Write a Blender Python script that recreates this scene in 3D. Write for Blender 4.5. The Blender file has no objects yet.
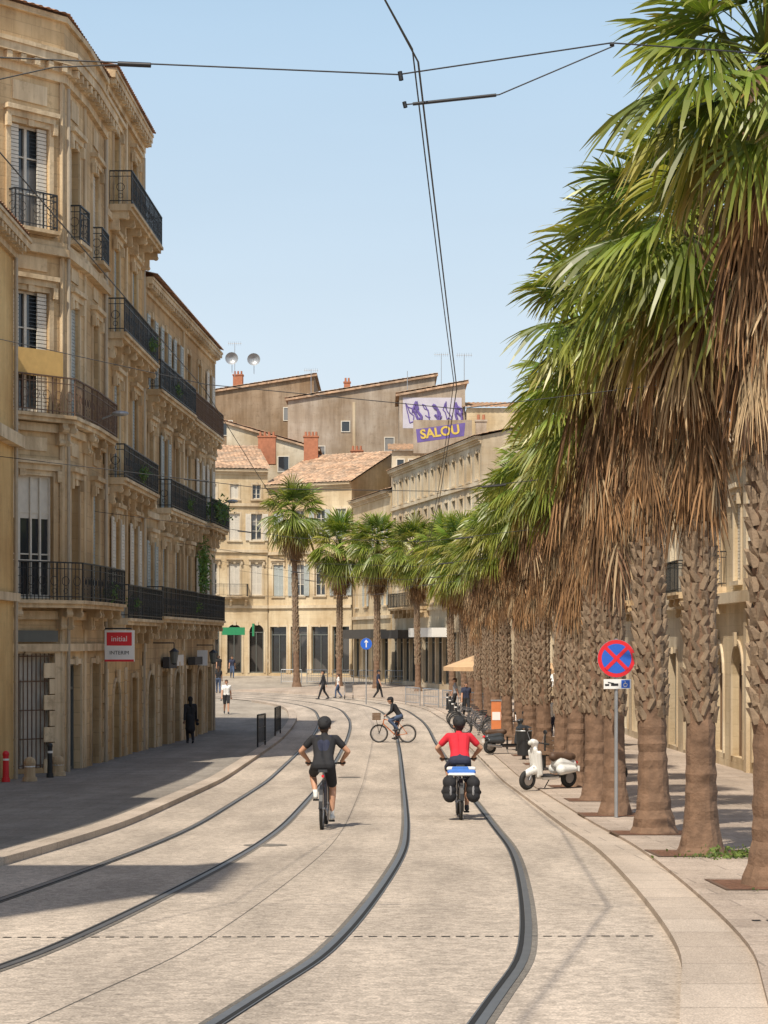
import bpy, bmesh, math, random
import numpy as np
from mathutils import Vector, Matrix
rnd=random.Random(11)
CAMZ=1.65
scene=bpy.context.scene
# ------------------------------------------------------------------ terrain
_hy=[-80,0,12,25,32,50,77,97,118,154,190,250,900]
_hh=[1.2,1.65,2.12,2.68,3.0,3.55,3.9,3.8,3.55,3.05,2.6,2.3,2.3]
_ys=np.arange(-80,900,0.5); _hs=np.interp(_ys,_hy,_hh)
_k=np.hanning(21); _k/=_k.sum()
_hs=np.convolve(np.pad(_hs,10,mode='edge'),_k,mode='valid')
def zg(y): return float(CAMZ-np.interp(y,_ys,_hs))
def catmull(P,step=0.5):
    out=[]
    P=[Vector(p) for p in P]
    for i in range(1,len(P)-2):
        a,b,c,d=P[i-1:i+3]; n=max(2,int((c-b).length/step))
        for k in range(n):
            t=k/n
            out.append(0.5*((2*b)+(c-a)*t+(2*a-5*b+4*c-d)*t*t+(3*b-a-3*c+d)*t**3))
    out.append(P[-2]); return out
TRK=catmull([(-11,-16),(-7,-8),(-2.6,0),(-1.05,6),(-0.05,11.8),(0.40,15.5),(0.88,24),(1.05,31),(1.14,42),(1.22,60),(1.24,74),(1.2,88),(0.9,98),(0.1,108),(-1.8,116),(-5,123),(-10,129),(-17,134),(-26,138),(-40,142),(-60,146),(-80,150)])
def nrm(i,C=TRK):
    a=C[max(0,i-1)]; b=C[min(len(C)-1,i+1)]; t=(b-a).normalized()
    return Vector((t.y,-t.x))
TN=[nrm(i) for i in range(len(TRK))]
def trk_pt(y,off=0):
    for i in range(len(TRK)-1):
        if TRK[i].y<=y<=TRK[i+1].y: return TRK[i]+TN[i]*off
    return TRK[0]
# ------------------------------------------------------------------ material helpers
MATS={}
def lnk(nt,a,b): nt.links.new(a,b)
def base_mat(name):
    m=bpy.data.materials.new(name); m.use_nodes=True
    return m,m.node_tree,m.node_tree.nodes['Principled BSDF']
def N(nt,t,**kw):
    n=nt.nodes.new(t)
    for k,v in kw.items():
        if k in n.inputs: n.inputs[k].default_value=v
        else: setattr(n,k,v)
    return n
def mixc(nt,fac,a,b,mode='MIX'):
    n=nt.nodes.new('ShaderNodeMix'); n.data_type='RGBA'; n.blend_type=mode
    for s,v in ((0,fac),(6,a),(7,b)):
        if isinstance(v,(int,float)): n.inputs[s].default_value=v
        elif isinstance(v,(tuple,list)): n.inputs[s].default_value=(v[0],v[1],v[2],1)
        else: lnk(nt,v,n.inputs[s])
    return n.outputs[2]
def ramp(nt,fac,pts):
    r=nt.nodes.new('ShaderNodeValToRGB'); e=r.color_ramp.elements
    while len(e)<len(pts): e.new(0.5)
    for i,(p,c) in enumerate(pts):
        e[i].position=p; e[i].color=(c,c,c,1) if isinstance(c,(int,float)) else (*c,1)
    lnk(nt,fac,r.inputs[0]); return r.outputs[0]
def gm(name,col,rough=0.8,metal=0.0,var=0.2,scale=6,bump=0.0,bscale=60,spec=0.5):
    if name in MATS: return MATS[name]
    m,nt,b=base_mat(name)
    tc=N(nt,'ShaderNodeTexCoord')
    n=N(nt,'ShaderNodeTexNoise',Scale=scale,Detail=5.0); lnk(nt,tc.outputs['Object'],n.inputs['Vector'])
    c=mixc(nt,n.outputs[0],[x*(1-var) for x in col],[min(1,x*(1+var)) for x in col])
    lnk(nt,c,b.inputs['Base Color']); b.inputs['Roughness'].default_value=rough; b.inputs['Metallic'].default_value=metal
    b.inputs['Specular IOR Level'].default_value=spec
    if bump:
        n2=N(nt,'ShaderNodeTexNoise',Scale=bscale,Detail=3.0); lnk(nt,tc.outputs['Object'],n2.inputs['Vector'])
        bp=N(nt,'ShaderNodeBump',Strength=bump,Distance=0.01); lnk(nt,n2.outputs[0],bp.inputs['Height']); lnk(nt,bp.outputs[0],b.inputs['Normal'])
    MATS[name]=m; return m
def wallmat(name,col,block=(0.9,0.34),joint=0.25,grime=0.45,grimecol=None):
    m,nt,b=base_mat(name)
    tc=N(nt,'ShaderNodeTexCoord'); sp=N(nt,'ShaderNodeSeparateXYZ'); lnk(nt,tc.outputs['Object'],sp.inputs[0])
    ad=N(nt,'ShaderNodeMath',operation='ADD'); lnk(nt,sp.outputs[0],ad.inputs[0]); lnk(nt,sp.outputs[1],ad.inputs[1])
    cb=N(nt,'ShaderNodeCombineXYZ'); lnk(nt,ad.outputs[0],cb.inputs[0]); lnk(nt,sp.outputs[2],cb.inputs[1])
    br=N(nt,'ShaderNodeTexBrick',Scale=1.0); br.inputs['Mortar Size'].default_value=0.012; br.inputs['Brick Width'].default_value=block[0]; br.inputs['Row Height'].default_value=block[1]
    lnk(nt,cb.outputs[0],br.inputs['Vector'])
    br.inputs['Color1'].default_value=(*[x*1.0 for x in col],1)
    br.inputs['Color2'].default_value=(*[x*(1-joint*0.65) for x in col],1)
    br.inputs['Mortar'].default_value=(*[x*(1-joint) for x in col],1)
    mp=N(nt,'ShaderNodeMapping'); mp.inputs['Scale'].default_value=(1.6,1.6,0.16); lnk(nt,tc.outputs['Object'],mp.inputs[0])
    ns=N(nt,'ShaderNodeTexNoise',Scale=1.3,Detail=7.0,Roughness=0.65); lnk(nt,mp.outputs[0],ns.inputs['Vector'])
    gc=grimecol or [col[0]*0.42,col[1]*0.36,col[2]*0.30]
    f=ramp(nt,ns.outputs[0],[(0.40,0.0),(0.70,grime)])
    c1=mixc(nt,f,br.outputs[0],gc)
    nb=N(nt,'ShaderNodeTexNoise',Scale=0.35,Detail=4.0); lnk(nt,tc.outputs['Object'],nb.inputs['Vector'])
    f2=ramp(nt,nb.outputs[0],[(0.35,(0.80,0.71,0.60)),(0.66,(1.15,1.16,1.18))])
    c2=mixc(nt,1.0,c1,f2,'MULTIPLY')
    n3=N(nt,'ShaderNodeTexNoise',Scale=2.6,Detail=8.0,Roughness=0.7); lnk(nt,tc.outputs['Object'],n3.inputs['Vector'])
    f3=ramp(nt,n3.outputs[0],[(0.54,0.0),(0.74,grime)]); c2=mixc(nt,f3,c2,gc)
    lnk(nt,c2,b.inputs['Base Color'])
    b.inputs['Roughness'].default_value=0.9
    nf=N(nt,'ShaderNodeTexNoise',Scale=14.0,Detail=6.0); lnk(nt,tc.outputs['Object'],nf.inputs['Vector'])
    a2=N(nt,'ShaderNodeMath',operation='MULTIPLY_ADD'); lnk(nt,br.outputs[1],a2.inputs[0]); a2.inputs[1].default_value=-0.8*joint*3; lnk(nt,nf.outputs[0],a2.inputs[2])
    bp=N(nt,'ShaderNodeBump',Strength=0.5,Distance=0.02); lnk(nt,a2.outputs[0],bp.inputs['Height']); lnk(nt,bp.outputs[0],b.inputs['Normal'])
    MATS[name]=m; return m
def roofmat(name,col):
    m,nt,b=base_mat(name)
    tc=N(nt,'ShaderNodeTexCoord')
    v=N(nt,'ShaderNodeTexVoronoi',Scale=3.2); lnk(nt,tc.outputs['Object'],v.inputs['Vector'])
    n=N(nt,'ShaderNodeTexNoise',Scale=0.8,Detail=6.0); lnk(nt,tc.outputs['Object'],n.inputs['Vector'])
    sp=N(nt,'ShaderNodeSeparateColor'); lnk(nt,v.outputs['Color'],sp.inputs[0])
    c=mixc(nt,sp.outputs[0],[x*0.62 for x in col],[min(1,x*1.35) for x in col])
    f=ramp(nt,n.outputs[0],[(0.45,0.0),(0.75,0.7)])
    c=mixc(nt,f,c,(0.30,0.25,0.19)); lnk(nt,c,b.inputs['Base Color']); b.inputs['Roughness'].default_value=0.9
    MATS[name]=m; return m
def groundmat(name,col,brick=None,speck=0.18,spscale=70,stain=0.3,joint=0.3,rot=0.0,bstr=0.4):
    m,nt,b=base_mat(name)
    tc=N(nt,'ShaderNodeTexCoord'); P=tc.outputs['Object']
    vo=N(nt,'ShaderNodeTexVoronoi',Scale=spscale*0.28); lnk(nt,P,vo.inputs['Vector'])
    sp=N(nt,'ShaderNodeSeparateColor'); lnk(nt,vo.outputs['Color'],sp.inputs[0])
    no=N(nt,'ShaderNodeTexNoise',Scale=spscale,Detail=2.0); lnk(nt,P,no.inputs['Vector'])
    c=mixc(nt,sp.outputs[0],[x*(1-speck) for x in col],[x*(1+speck) for x in col])
    f=ramp(nt,no.outputs[0],[(0.3,0.62),(0.7,1.3)]); c=mixc(nt,0.9,c,f,'MULTIPLY')
    if brick:
        mp=N(nt,'ShaderNodeMapping'); mp.inputs['Rotation'].default_value=(0,0,rot); lnk(nt,P,mp.inputs[0])
        br=N(nt,'ShaderNodeTexBrick',Scale=1.0); br.inputs['Mortar Size'].default_value=brick[2]; br.inputs['Brick Width'].default_value=brick[0]; br.inputs['Row Height'].default_value=brick[1]
        br.inputs['Color1'].default_value=(1,1,1,1); br.inputs['Color2'].default_value=(0.84,0.83,0.82,1); br.inputs['Mortar'].default_value=(1-joint,)*3+(1,)
        lnk(nt,mp.outputs[0],br.inputs['Vector']); c=mixc(nt,1.0,c,br.outputs[0],'MULTIPLY')
    mp2=N(nt,'ShaderNodeMapping'); mp2.inputs['Scale'].default_value=(1.0,0.16,1.0); lnk(nt,P,mp2.inputs[0])
    ns=N(nt,'ShaderNodeTexNoise',Scale=1.1,Detail=8.0,Roughness=0.6); lnk(nt,mp2.outputs[0],ns.inputs['Vector'])
    f=ramp(nt,ns.outputs[0],[(0.35,1-stain),(0.62,1.04)]); c=mixc(nt,1.0,c,f,'MULTIPLY')
    ng=N(nt,'ShaderNodeTexNoise',Scale=0.25,Detail=3.0); lnk(nt,P,ng.inputs['Vector'])
    f=ramp(nt,ng.outputs[0],[(0.35,0.9),(0.65,1.08)]); c=mixc(nt,1.0,c,f,'MULTIPLY')
    v2=N(nt,'ShaderNodeTexVoronoi',Scale=1.7); lnk(nt,P,v2.inputs['Vector'])
    f=ramp(nt,v2.outputs['Distance'],[(0.03,0.72),(0.06,1.0)]); c=mixc(nt,1.0,c,f,'MULTIPLY')
    lnk(nt,c,b.inputs['Base Color']); b.inputs['Roughness'].default_value=0.85; b.inputs['Specular IOR Level'].default_value=0.3
    bp=N(nt,'ShaderNodeBump',Strength=bstr,Distance=0.006); lnk(nt,vo.outputs['Distance'],bp.inputs['Height']); lnk(nt,bp.outputs[0],b.inputs['Normal'])
    MATS[name]=m; return m
def leafmat(name,transl=0.3,rough=0.45):
    m,nt,b=base_mat(name)
    at=N(nt,'ShaderNodeAttribute',attribute_name='Col')
    c=at.outputs['Color']
    lnk(nt,c,b.inputs['Base Color']); b.inputs['Roughness'].default_value=rough
    if transl>0:
        tr=N(nt,'ShaderNodeBsdfTranslucent'); c2=mixc(nt,1.0,c,(1.6,1.5,0.55),'MULTIPLY'); lnk(nt,c2,tr.inputs[0])
        mx=N(nt,'ShaderNodeMixShader'); mx.inputs[0].default_value=transl
        lnk(nt,b.outputs[0],mx.inputs[1]); lnk(nt,tr.outputs[0],mx.inputs[2])
        lnk(nt,mx.outputs[0],nt.nodes['Material Output'].inputs[0])
    MATS[name]=m; return m
def glassmat(name,dark=(0.03,0.035,0.04),curt=(0.35,0.33,0.3)):
    m,nt,b=base_mat(name)
    tc=N(nt,'ShaderNodeTexCoord')
    n=N(nt,'ShaderNodeTexNoise',Scale=0.45,Detail=1.0); lnk(nt,tc.outputs['Object'],n.inputs['Vector'])
    f=ramp(nt,n.outputs[0],[(0.52,0.0),(0.56,0.55)]); c=mixc(nt,f,dark,curt); lnk(nt,c,b.inputs['Base Color'])
    b.inputs['Roughness'].default_value=0.08; b.inputs['Specular IOR Level'].default_value=0.8
    n2=N(nt,'ShaderNodeTexNoise',Scale=1.2); lnk(nt,tc.outputs['Object'],n2.inputs['Vector'])
    bp=N(nt,'ShaderNodeBump',Strength=0.08,Distance=0.05); lnk(nt,n2.outputs[0],bp.inputs['Height']); lnk(nt,bp.outputs[0],b.inputs['Normal'])
    MATS[name]=m; return m
wallmat('wall_tan',(0.68,0.50,0.285),joint=0.28,grime=0.65)
wallmat('wall_gold',(0.66,0.44,0.205),joint=0.3,grime=0.7)
wallmat('wall_ochre',(0.60,0.42,0.225),joint=0.28,grime=0.75)
wallmat('wall_yellow',(0.66,0.45,0.19),joint=0.04,grime=0.4)
wallmat('wall_cream',(0.61,0.50,0.33),joint=0.12,grime=0.4)
wallmat('wall_pale',(0.56,0.49,0.37),joint=0.1,grime=0.4)
wallmat('wall_grey',(0.40,0.335,0.265),joint=0.08,grime=0.6)
wallmat('wall_brown',(0.33,0.245,0.165),joint=0.1,grime=0.7)
wallmat('trim',(0.70,0.565,0.375),block=(1.4,3.0),joint=0.1,grime=0.8)
wallmat('trim_pale',(0.60,0.51,0.37),block=(1.4,3.0),joint=0.05,grime=0.35)
roofmat('tiles',(0.40,0.215,0.13)); roofmat('tiles_pale',(0.46,0.30,0.19))
glassmat('glass'); glassmat('shopglass',(0.02,0.02,0.02),(0.12,0.11,0.1))
gm('frame',(0.62,0.57,0.48),0.5); gm('frame_dark',(0.12,0.13,0.12),0.5)
gm('shutter',(0.40,0.43,0.41),0.6,var=0.15); gm('shutter_white',(0.66,0.61,0.52),0.6,var=0.1)
gm('iron',(0.03,0.032,0.034),0.5,metal=0.3); gm('iron_rust',(0.13,0.075,0.045),0.7)
gm('brick_chimney',(0.38,0.15,0.08),0.9,var=0.35,scale=4)
gm('yellow_blind',(0.58,0.37,0.13),0.9); gm('wood_door',(0.17,0.10,0.055),0.6,var=0.3)
gm('white_paint',(0.78,0.77,0.74),0.4,var=0.04); gm('black',(0.015,0.015,0.017),0.5); gm('rubber',(0.02,0.02,0.02),0.8)
gm('steel',(0.42,0.42,0.43),0.35,metal=0.9); gm('galv',(0.36,0.37,0.38),0.45,metal=0.5); gm('downpipe',(0.40,0.33,0.24),0.6)
gm('red_paint',(0.68,0.02,0.03),0.4,var=0.05); gm('blue_paint',(0.025,0.12,0.55),0.4,var=0.05)
gm('green_paint',(0.02,0.22,0.09),0.5); gm('orange_paint',(0.62,0.20,0.07),0.5); gm('awning_dark',(0.06,0.055,0.05),0.8)
gm('umbrella_cloth',(0.55,0.36,0.20),0.9)
groundmat('road_surface',(0.475,0.40,0.325),speck=0.2,spscale=60,stain=0.26)
groundmat('paving',(0.47,0.38,0.305),brick=(1.2,0.6,0.012),speck=0.1,spscale=60,stain=0.2,joint=0.35)
groundmat('paving_left',(0.31,0.275,0.235),brick=(0.9,0.5,0.012),speck=0.12,spscale=60,stain=0.25,joint=0.3)
groundmat('kerb_stone',(0.53,0.44,0.355),brick=(3.0,1.0,0.012),speck=0.06,spscale=90,stain=0.2,joint=0.4)
groundmat('ground_mat',(0.37,0.32,0.26),speck=0.1,spscale=30,stain=0.2)
groundmat('rail_bed',(0.19,0.17,0.145),speck=0.2,spscale=120,stain=0.35)
groundmat('soil',(0.17,0.085,0.05),speck=0.3,spscale=80,stain=0.3)
gm('rail_steel',(0.26,0.25,0.24),0.42,metal=0.8,var=0.25); gm('groove',(0.012,0.012,0.012),0.9)
# ------------------------------------------------------------------ object helpers
def link(o,parent=None):
    scene.collection.objects.link(o)
    if parent is not None: o.parent=parent
    return o
def empty(name,loc=(0,0,0),rotz=0.0,scale=1.0):
    e=bpy.data.objects.new(name,None); e.location=loc; e.rotation_euler=(0,0,rotz); e.scale=(scale,)*3; e.empty_display_size=0.3
    return link(e)
def mesh_data(name,verts,faces,mats,fm=None,smooth=False,cols=None):
    me=bpy.data.meshes.new(name); me.from_pydata([tuple(v) for v in verts],[],faces)
    for m in mats: me.materials.append(MATS[m] if isinstance(m,str) else m)
    if fm is not None: me.polygons.foreach_set('material_index',fm)
    if smooth: me.polygons.foreach_set('use_smooth',[True]*len(faces))
    if cols is not None:
        a=me.color_attributes.new('Col','FLOAT_COLOR','POINT'); a.data.foreach_set('color',np.asarray(cols,dtype=np.float32).ravel())
    me.update(); return me
def mobj(name,verts,faces,mats,parent=None,**k):
    return link(bpy.data.objects.new(name,mesh_data(name,verts,faces,mats,**k)),parent)
class Batch:
    def __init__(s): s.d={}
    def _g(s,k): return s.d.setdefault(k,([],[]))
    def poly(s,k,pts):
        V,F=s._g(k); n=len(V); V.extend(Vector(p) for p in pts); F.append(tuple(range(n,n+len(pts))))
    def mesh(s,k,vs,fs):
        V,F=s._g(k); n=len(V); V.extend(Vector(v) for v in vs); F.extend(tuple(i+n for i in f) for f in fs)
    def hexa(s,k,p):
        s.mesh(k,p,[(3,2,1,0),(4,5,6,7),(0,1,5,4),(1,2,6,5),(2,3,7,6),(3,0,4,7)])
    def box(s,k,f,u0,u1,v0,v1,w0,w1):
        s.hexa(k,[f(u0,v0,w1),f(u1,v0,w1),f(u1,v0,w0),f(u0,v0,w0),f(u0,v1,w1),f(u1,v1,w1),f(u1,v1,w0),f(u0,v1,w0)])
    def cube(s,k,a,b):
        s.box(k,lambda u,v,w:Vector((u,w,v)),a[0],b[0],a[2],b[2],a[1],b[1])
    def tube(s,k,p0,p1,r0,r1=None,n=8,cap=True):
        r1=r0 if r1 is None else r1; p0=Vector(p0); p1=Vector(p1); ax=(p1-p0)
        if ax.length<1e-6: return
        ax.normalize(); a=ax.orthogonal().normalized(); c=ax.cross(a)
        vs=[]
        for p,r in ((p0,r0),(p1,r1)):
            for i in range(n):
                t=2*math.pi*i/n; vs.append(p+(a*math.cos(t)+c*math.sin(t))*r)
        fs=[(i,(i+1)%n,n+(i+1)%n,n+i) for i in range(n)]
        if cap: fs+= [tuple(range(n-1,-1,-1)),tuple(range(n,2*n))]
        s.mesh(k,vs,fs)
    def ring(s,k,c,ax,R,r,n=28,m=6):
        c=Vector(c); ax=Vector(ax).normalized(); a=ax.orthogonal().normalized(); b=ax.cross(a); vs=[]
        for i in range(n):
            t=2*math.pi*i/n; d=a*math.cos(t)+b*math.sin(t)
            for j in range(m):
                q=2*math.pi*j/m; vs.append(c+d*(R+r*math.cos(q))+ax*r*math.sin(q))
        fs=[(i*m+j,((i+1)%n)*m+j,((i+1)%n)*m+(j+1)%m,i*m+(j+1)%m) for i in range(n) for j in range(m)]
        s.mesh(k,vs,fs)
    def sphere(s,k,c,rx,ry=None,rz=None,n=12,m=8):
        ry=ry or rx; rz=rz or rx; vs=[]
        for i in range(m+1):
            p=math.pi*i/m-math.pi/2
            for j in range(n):
                t=2*math.pi*j/n; vs.append(Vector((c[0]+rx*math.cos(p)*math.cos(t),c[1]+ry*math.cos(p)*math.sin(t),c[2]+rz*math.sin(p))))
        s.mesh(k,vs,[(i*n+j,i*n+(j+1)%n,(i+1)*n+(j+1)%n,(i+1)*n+j) for i in range(m) for j in range(n)])
    def build(s,parent,names={},smooth=()):
        loc=parent.location if parent is not None else Vector((0,0,0))
        for k,(V,F) in s.d.items():
            if not F: continue
            mobj(names.get(k,k),[v-loc for v in V],F,[k],parent,smooth=(k in smooth))
class Fr:
    def __init__(s,P0,P1):
        s.o=Vector(P0[:2]); d=Vector(P1[:2])-s.o; s.L=d.length; s.U=d.normalized(); s.N=Vector((s.U.y,-s.U.x))
    def __call__(s,u,v,w=0.0):
        p=s.o+s.U*u+s.N*w; return Vector((p.x,p.y,v))
def off_poly(pts,w):
    P=[Vector(p[:2]) for p in pts]; out=[]
    for i,p in enumerate(P):
        ns=[]
        if i>0: t=(p-P[i-1]).normalized(); ns.append(Vector((t.y,-t.x)))
        if i<len(P)-1: t=(P[i+1]-p).normalized(); ns.append(Vector((t.y,-t.x)))
        n=sum(ns,Vector((0,0))).normalized(); out.append(p+n*(w/max(0.4,n.dot(ns[0]))))
    return out
def band(b,k,pts,v0,v1,proj,inner=-0.02):
    A=off_poly(pts,inner); B=off_poly(pts,proj)
    for i in range(len(A)-1):
        b.hexa(k,[(B[i].x,B[i].y,v0),(B[i+1].x,B[i+1].y,v0),(A[i+1].x,A[i+1].y,v0),(A[i].x,A[i].y,v0),
                  (B[i].x,B[i].y,v1),(B[i+1].x,B[i+1].y,v1),(A[i+1].x,A[i+1].y,v1),(A[i].x,A[i].y,v1)])
def cornice(b,k,pts,v,h=0.6,proj=0.5,dent=True):
    band(b,k,pts,v,v+h*0.3,proj*0.25); band(b,k,pts,v+h*0.3,v+h*0.55,proj*0.5); band(b,k,pts,v+h*0.55,v+h*0.85,proj*0.9); band(b,k,pts,v+h*0.85,v+h,proj)
    if dent:
        for i in range(len(pts)-1):
            f=Fr(pts[i],pts[i+1]); n=int(f.L/0.42)
            for j in range(n):
                u=(j+0.5)*f.L/n; b.box(k,f,u-0.08,u+0.08,v+h*0.28,v+h*0.53,proj*0.49,proj*0.85)
def quoins(b,k,f,u,z0,z1,side=1,proj=0.045,h=0.42):
    n=int((z1-z0)/h)
    for i in range(n):
        w=0.5 if i%2 else 0.32; a,c=(u,u+w*side) if side>0 else (u+w*side,u)
        b.box(k,f,a,c,z0+i*h+0.015,z0+(i+1)*h-0.015,0,proj)
def rail_path(b,k,P,v,h=1.0,sp=0.12,orn=True):
    for i in range(len(P)-1):
        f=Fr(P[i],P[i+1]); L=f.L
        if L<0.05: continue
        b.box(k,f,0,L,v+h-0.035,v+h,-0.025,0.025); b.box(k,f,0,L,v+0.08,v+0.105,-0.012,0.012); b.box(k,f,0,L,v+h-0.19,v+h-0.17,-0.01,0.01)
        n=max(1,int(L/sp))
        for j in range(n+1):
            u=j*L/n; t=0.007 if j%8 else 0.016
            b.box(k,f,u-t,u+t,v,v+h-0.03,-t,t)
        if orn:
            m=max(1,int(L/0.36))
            for j in range(m):
                u0=j*L/m; u1=(j+1)*L/m; c=f((u0+u1)/2,v+0.5,0)
                b.ring(k,c,f.N.to_3d(),0.12,0.010,n=10,m=4)
                b.ring(k,f((u0+u1)/2,v+0.24,0),f.N.to_3d(),0.07,0.008,n=8,m=4)
def balcony(b,pts,v,proj=0.7,rk='iron',sk='trim',orn=True):
    band(b,sk,pts,v-0.2,v-0.09,proj-0.08); band(b,sk,pts,v-0.09,v,proj)
    Q=off_poly(pts,proj-0.06); P=[Vector(pts[0][:2])]+Q+[Vector(pts[-1][:2])]
    rail_path(b,rk,P,v,orn=orn)
    for i in range(len(pts)-1):
        f=Fr(pts[i],pts[i+1]); n=max(2,int(f.L/1.3)+1)
        for j in range(n):
            u=0.15+(f.L-0.3)*j/(n-1)
            b.box(sk,f,u-0.09,u+0.09,v-0.42,v-0.2,0,proj*0.75); b.box(sk,f,u-0.08,u+0.08,v-0.75,v-0.42,0,proj*0.38)
            b.tube(sk,f(u-0.1,v-0.36,proj*0.66),f(u+0.1,v-0.36,proj*0.66),0.09,n=8); b.tube(sk,f(u-0.095,v-0.7,proj*0.3),f(u+0.095,v-0.7,proj*0.3),0.08,n=8)
def facade(b,f,z0,z1,ops,wall,trim='trim',L=None,L0=0.0):
    L=f.L if L is None else L
    us=sorted({L0,L}|{o['u0'] for o in ops}|{o['u1'] for o in ops}); vs=sorted({z0,z1}|{o['v0'] for o in ops}|{o['v1'] for o in ops})
    for i in range(len(us)-1):
        for j in range(len(vs)-1):
            cu=(us[i]+us[i+1])/2; cv=(vs[j]+vs[j+1])/2
            if any(o['u0']<cu<o['u1'] and o['v0']<cv<o['v1'] for o in ops): continue
            b.poly(wall,[f(us[i],vs[j]),f(us[i+1],vs[j]),f(us[i+1],vs[j+1]),f(us[i],vs[j+1])])
    for o in ops: opening(b,f,o,wall,trim)
def opening(b,f,o,wall,trim):
    u0,u1,v0,v1=o['u0'],o['u1'],o['v0'],o['v1']; D=o.get('depth',0.24); kind=o.get('kind','win'); fk=o.get('frame','frame')
    for q in ([(u0,v0),(u0,v1)],[(u1,v1),(u1,v0)],[(u0,v1),(u1,v1)],[(u1,v0),(u0,v0)]):
        b.poly(wall,[f(*q[0],0),f(*q[1],0),f(*q[1],-D),f(*q[0],-D)])
    g=o.get('glass','glass'); b.poly(g,[f(u0,v0,-D),f(u1,v0,-D),f(u1,v1,-D),f(u0,v1,-D)])
    w0,w1=-D+0.005,-D+0.06; t=0.06; cu=(u0+u1)/2
    if o.get('arch'):
        r=(u1-u0)/2; n=10; pr=None
        for i in range(n+1):
            a=math.pi*i/n; x=cu-r*math.cos(a); z=v1-r+r*math.sin(a)
            if pr:
                b.poly(wall,[f(pr[0],pr[1],-0.001),f(x,z,-0.001),f(x,v1,-0.001),f(pr[0],v1,-0.001)])
                b.poly(wall,[f(pr[0],pr[1],-0.001),f(x,z,-0.001),f(x,z,-D+0.002),f(pr[0],pr[1],-D+0.002)])
                e=1.12; x0=cu+(pr[0]-cu)*e; z0_=v1-r+(pr[1]-v1+r)*e; x1=cu+(x-cu)*e; z1_=v1-r+(z-v1+r)*e
                b.hexa(trim,[f(pr[0],pr[1],0.06),f(x,z,0.06),f(x,z,0),f(pr[0],pr[1],0),f(x0,z0_,0.06),f(x1,z1_,0.06),f(x1,z1_,0),f(x0,z0_,0)])
            pr=(x,z)
        b.box(trim,f,cu-0.11,cu+0.11,v1-0.08,v1+0.3,0.06,0.13)
    if kind=='door':
        b.box(fk,f,u0,u1,v0,v1-0.0,w0,w1)
        for a,c in ((u0+0.1,cu-0.05),(cu+0.05,u1-0.1)):
            for q in (0.08,0.42,0.74):
                h=v1-v0; b.box(fk,f,a,c,v0+h*q,v0+h*(q+0.2),w1,w1+0.025)
    else:
        b.box(fk,f,u0,u0+t,v0,v1,w0,w1); b.box(fk,f,u1-t,u1,v0,v1,w0,w1); b.box(fk,f,u0+t,u1-t,v1-t,v1,w0,w1); b.box(fk,f,u0+t,u1-t,v0,v0+t*1.6,w0,w1)
        if kind!='shop':
            b.box(fk,f,cu-0.04,cu+0.04,v0+t*1.6,v1-t,w0,w1+0.01)
            h=v1-v0
            for q in (0.36,0.7): b.box(fk,f,u0+t,u1-t,v0+h*q-0.018,v0+h*q+0.018,w0,w1-0.01)
        else:
            b.box(fk,f,u0+t,u1-t,v1-0.7,v1-0.62,w0,w1); b.box(fk,f,cu-0.03,cu+0.03,v0+t,v1-0.7,w0,w1)
            if o.get('low'): b.box(fk,f,u0+t,u1-t,v0+t,v0+0.7,w0,w1-0.01)
    if o.get('sur',True):
        s=o.get('sw',0.14)
        if not o.get('arch'):
            b.box(trim,f,u0-s,u0,v0,v1+s,0,0.05); b.box(trim,f,u1,u1+s,v0,v1+s,0,0.05); b.box(trim,f,u0,u1,v1,v1+s,0,0.047)
            b.box(trim,f,cu-0.1,cu+0.1,v1-0.03,v1+s+0.06,0.047,0.1)
        else:
            b.box(trim,f,u0-s,u0,v0,v1-(u1-u0)/2,0,0.05); b.box(trim,f,u1,u1+s,v0,v1-(u1-u0)/2,0,0.05)
        if kind=='win': b.box(trim,f,u0-s*1.3,u1+s*1.3,v0-0.12,v0,0,0.12)
    if o.get('hood'):
        b.box(trim,f,u0-0.22,u1+0.22,v1+0.3,v1+0.42,0,0.22); b.box(trim,f,u0-0.16,u1+0.16,v1+0.14,v1+0.3,0,0.12)
        b.box(trim,f,u0-0.2,u0-0.06,v1-0.15,v1+0.14,0.05,0.16); b.box(trim,f,u1+0.06,u1+0.2,v1-0.15,v1+0.14,0.05,0.16)
    sh=o.get('shut')
    if sh:
        hw=(u1-u0)/2
        for a,c in ((u0-hw-0.02,u0-0.03),(u1+0.03,u1+hw+0.02)):
            b.box(sh,f,a,a+0.06,v0,v1,0.055,0.1); b.box(sh,f,c-0.06,c,v0,v1,0.055,0.1)
            n=int((v1-v0)/0.1)
            for i in range(n):
                z=v0+i*(v1-v0)/n; b.box(sh,f,a+0.06,c-0.06,z,z+(v1-v0)/n*0.8,0.06,0.085 if i%6 else 0.1)
    if o.get('fold'):
        k=o['fold']; q=0.32
        for (a,c) in ((u0+0.02,u0+q),(u1-q,u1-0.02)):
            n=int((v1-v0)/0.1)
            for i in range(n):
                z=v0+i*(v1-v0)/n; b.box(k,f,a,c,z,z+(v1-v0)/n*0.82,-0.1,-0.06)
    if o.get('closed'):
        k=o['closed']; n=int((v1-v0)/0.09)
        for i in range(n):
            z=v0+i*(v1-v0)/n; b.box(k,f,u0,u1,z,z+(v1-v0)/n*0.82,-0.12,-0.08)
        b.box(k,f,cu-0.03,cu+0.03,v0,v1,-0.08,-0.06)
    if o.get('blind'):
        b.box(o['blind'],f,u0+0.02,u1-0.02,v1-(v1-v0)*o.get('bl',0.5),v1-0.02,-0.14,-0.12)
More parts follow.
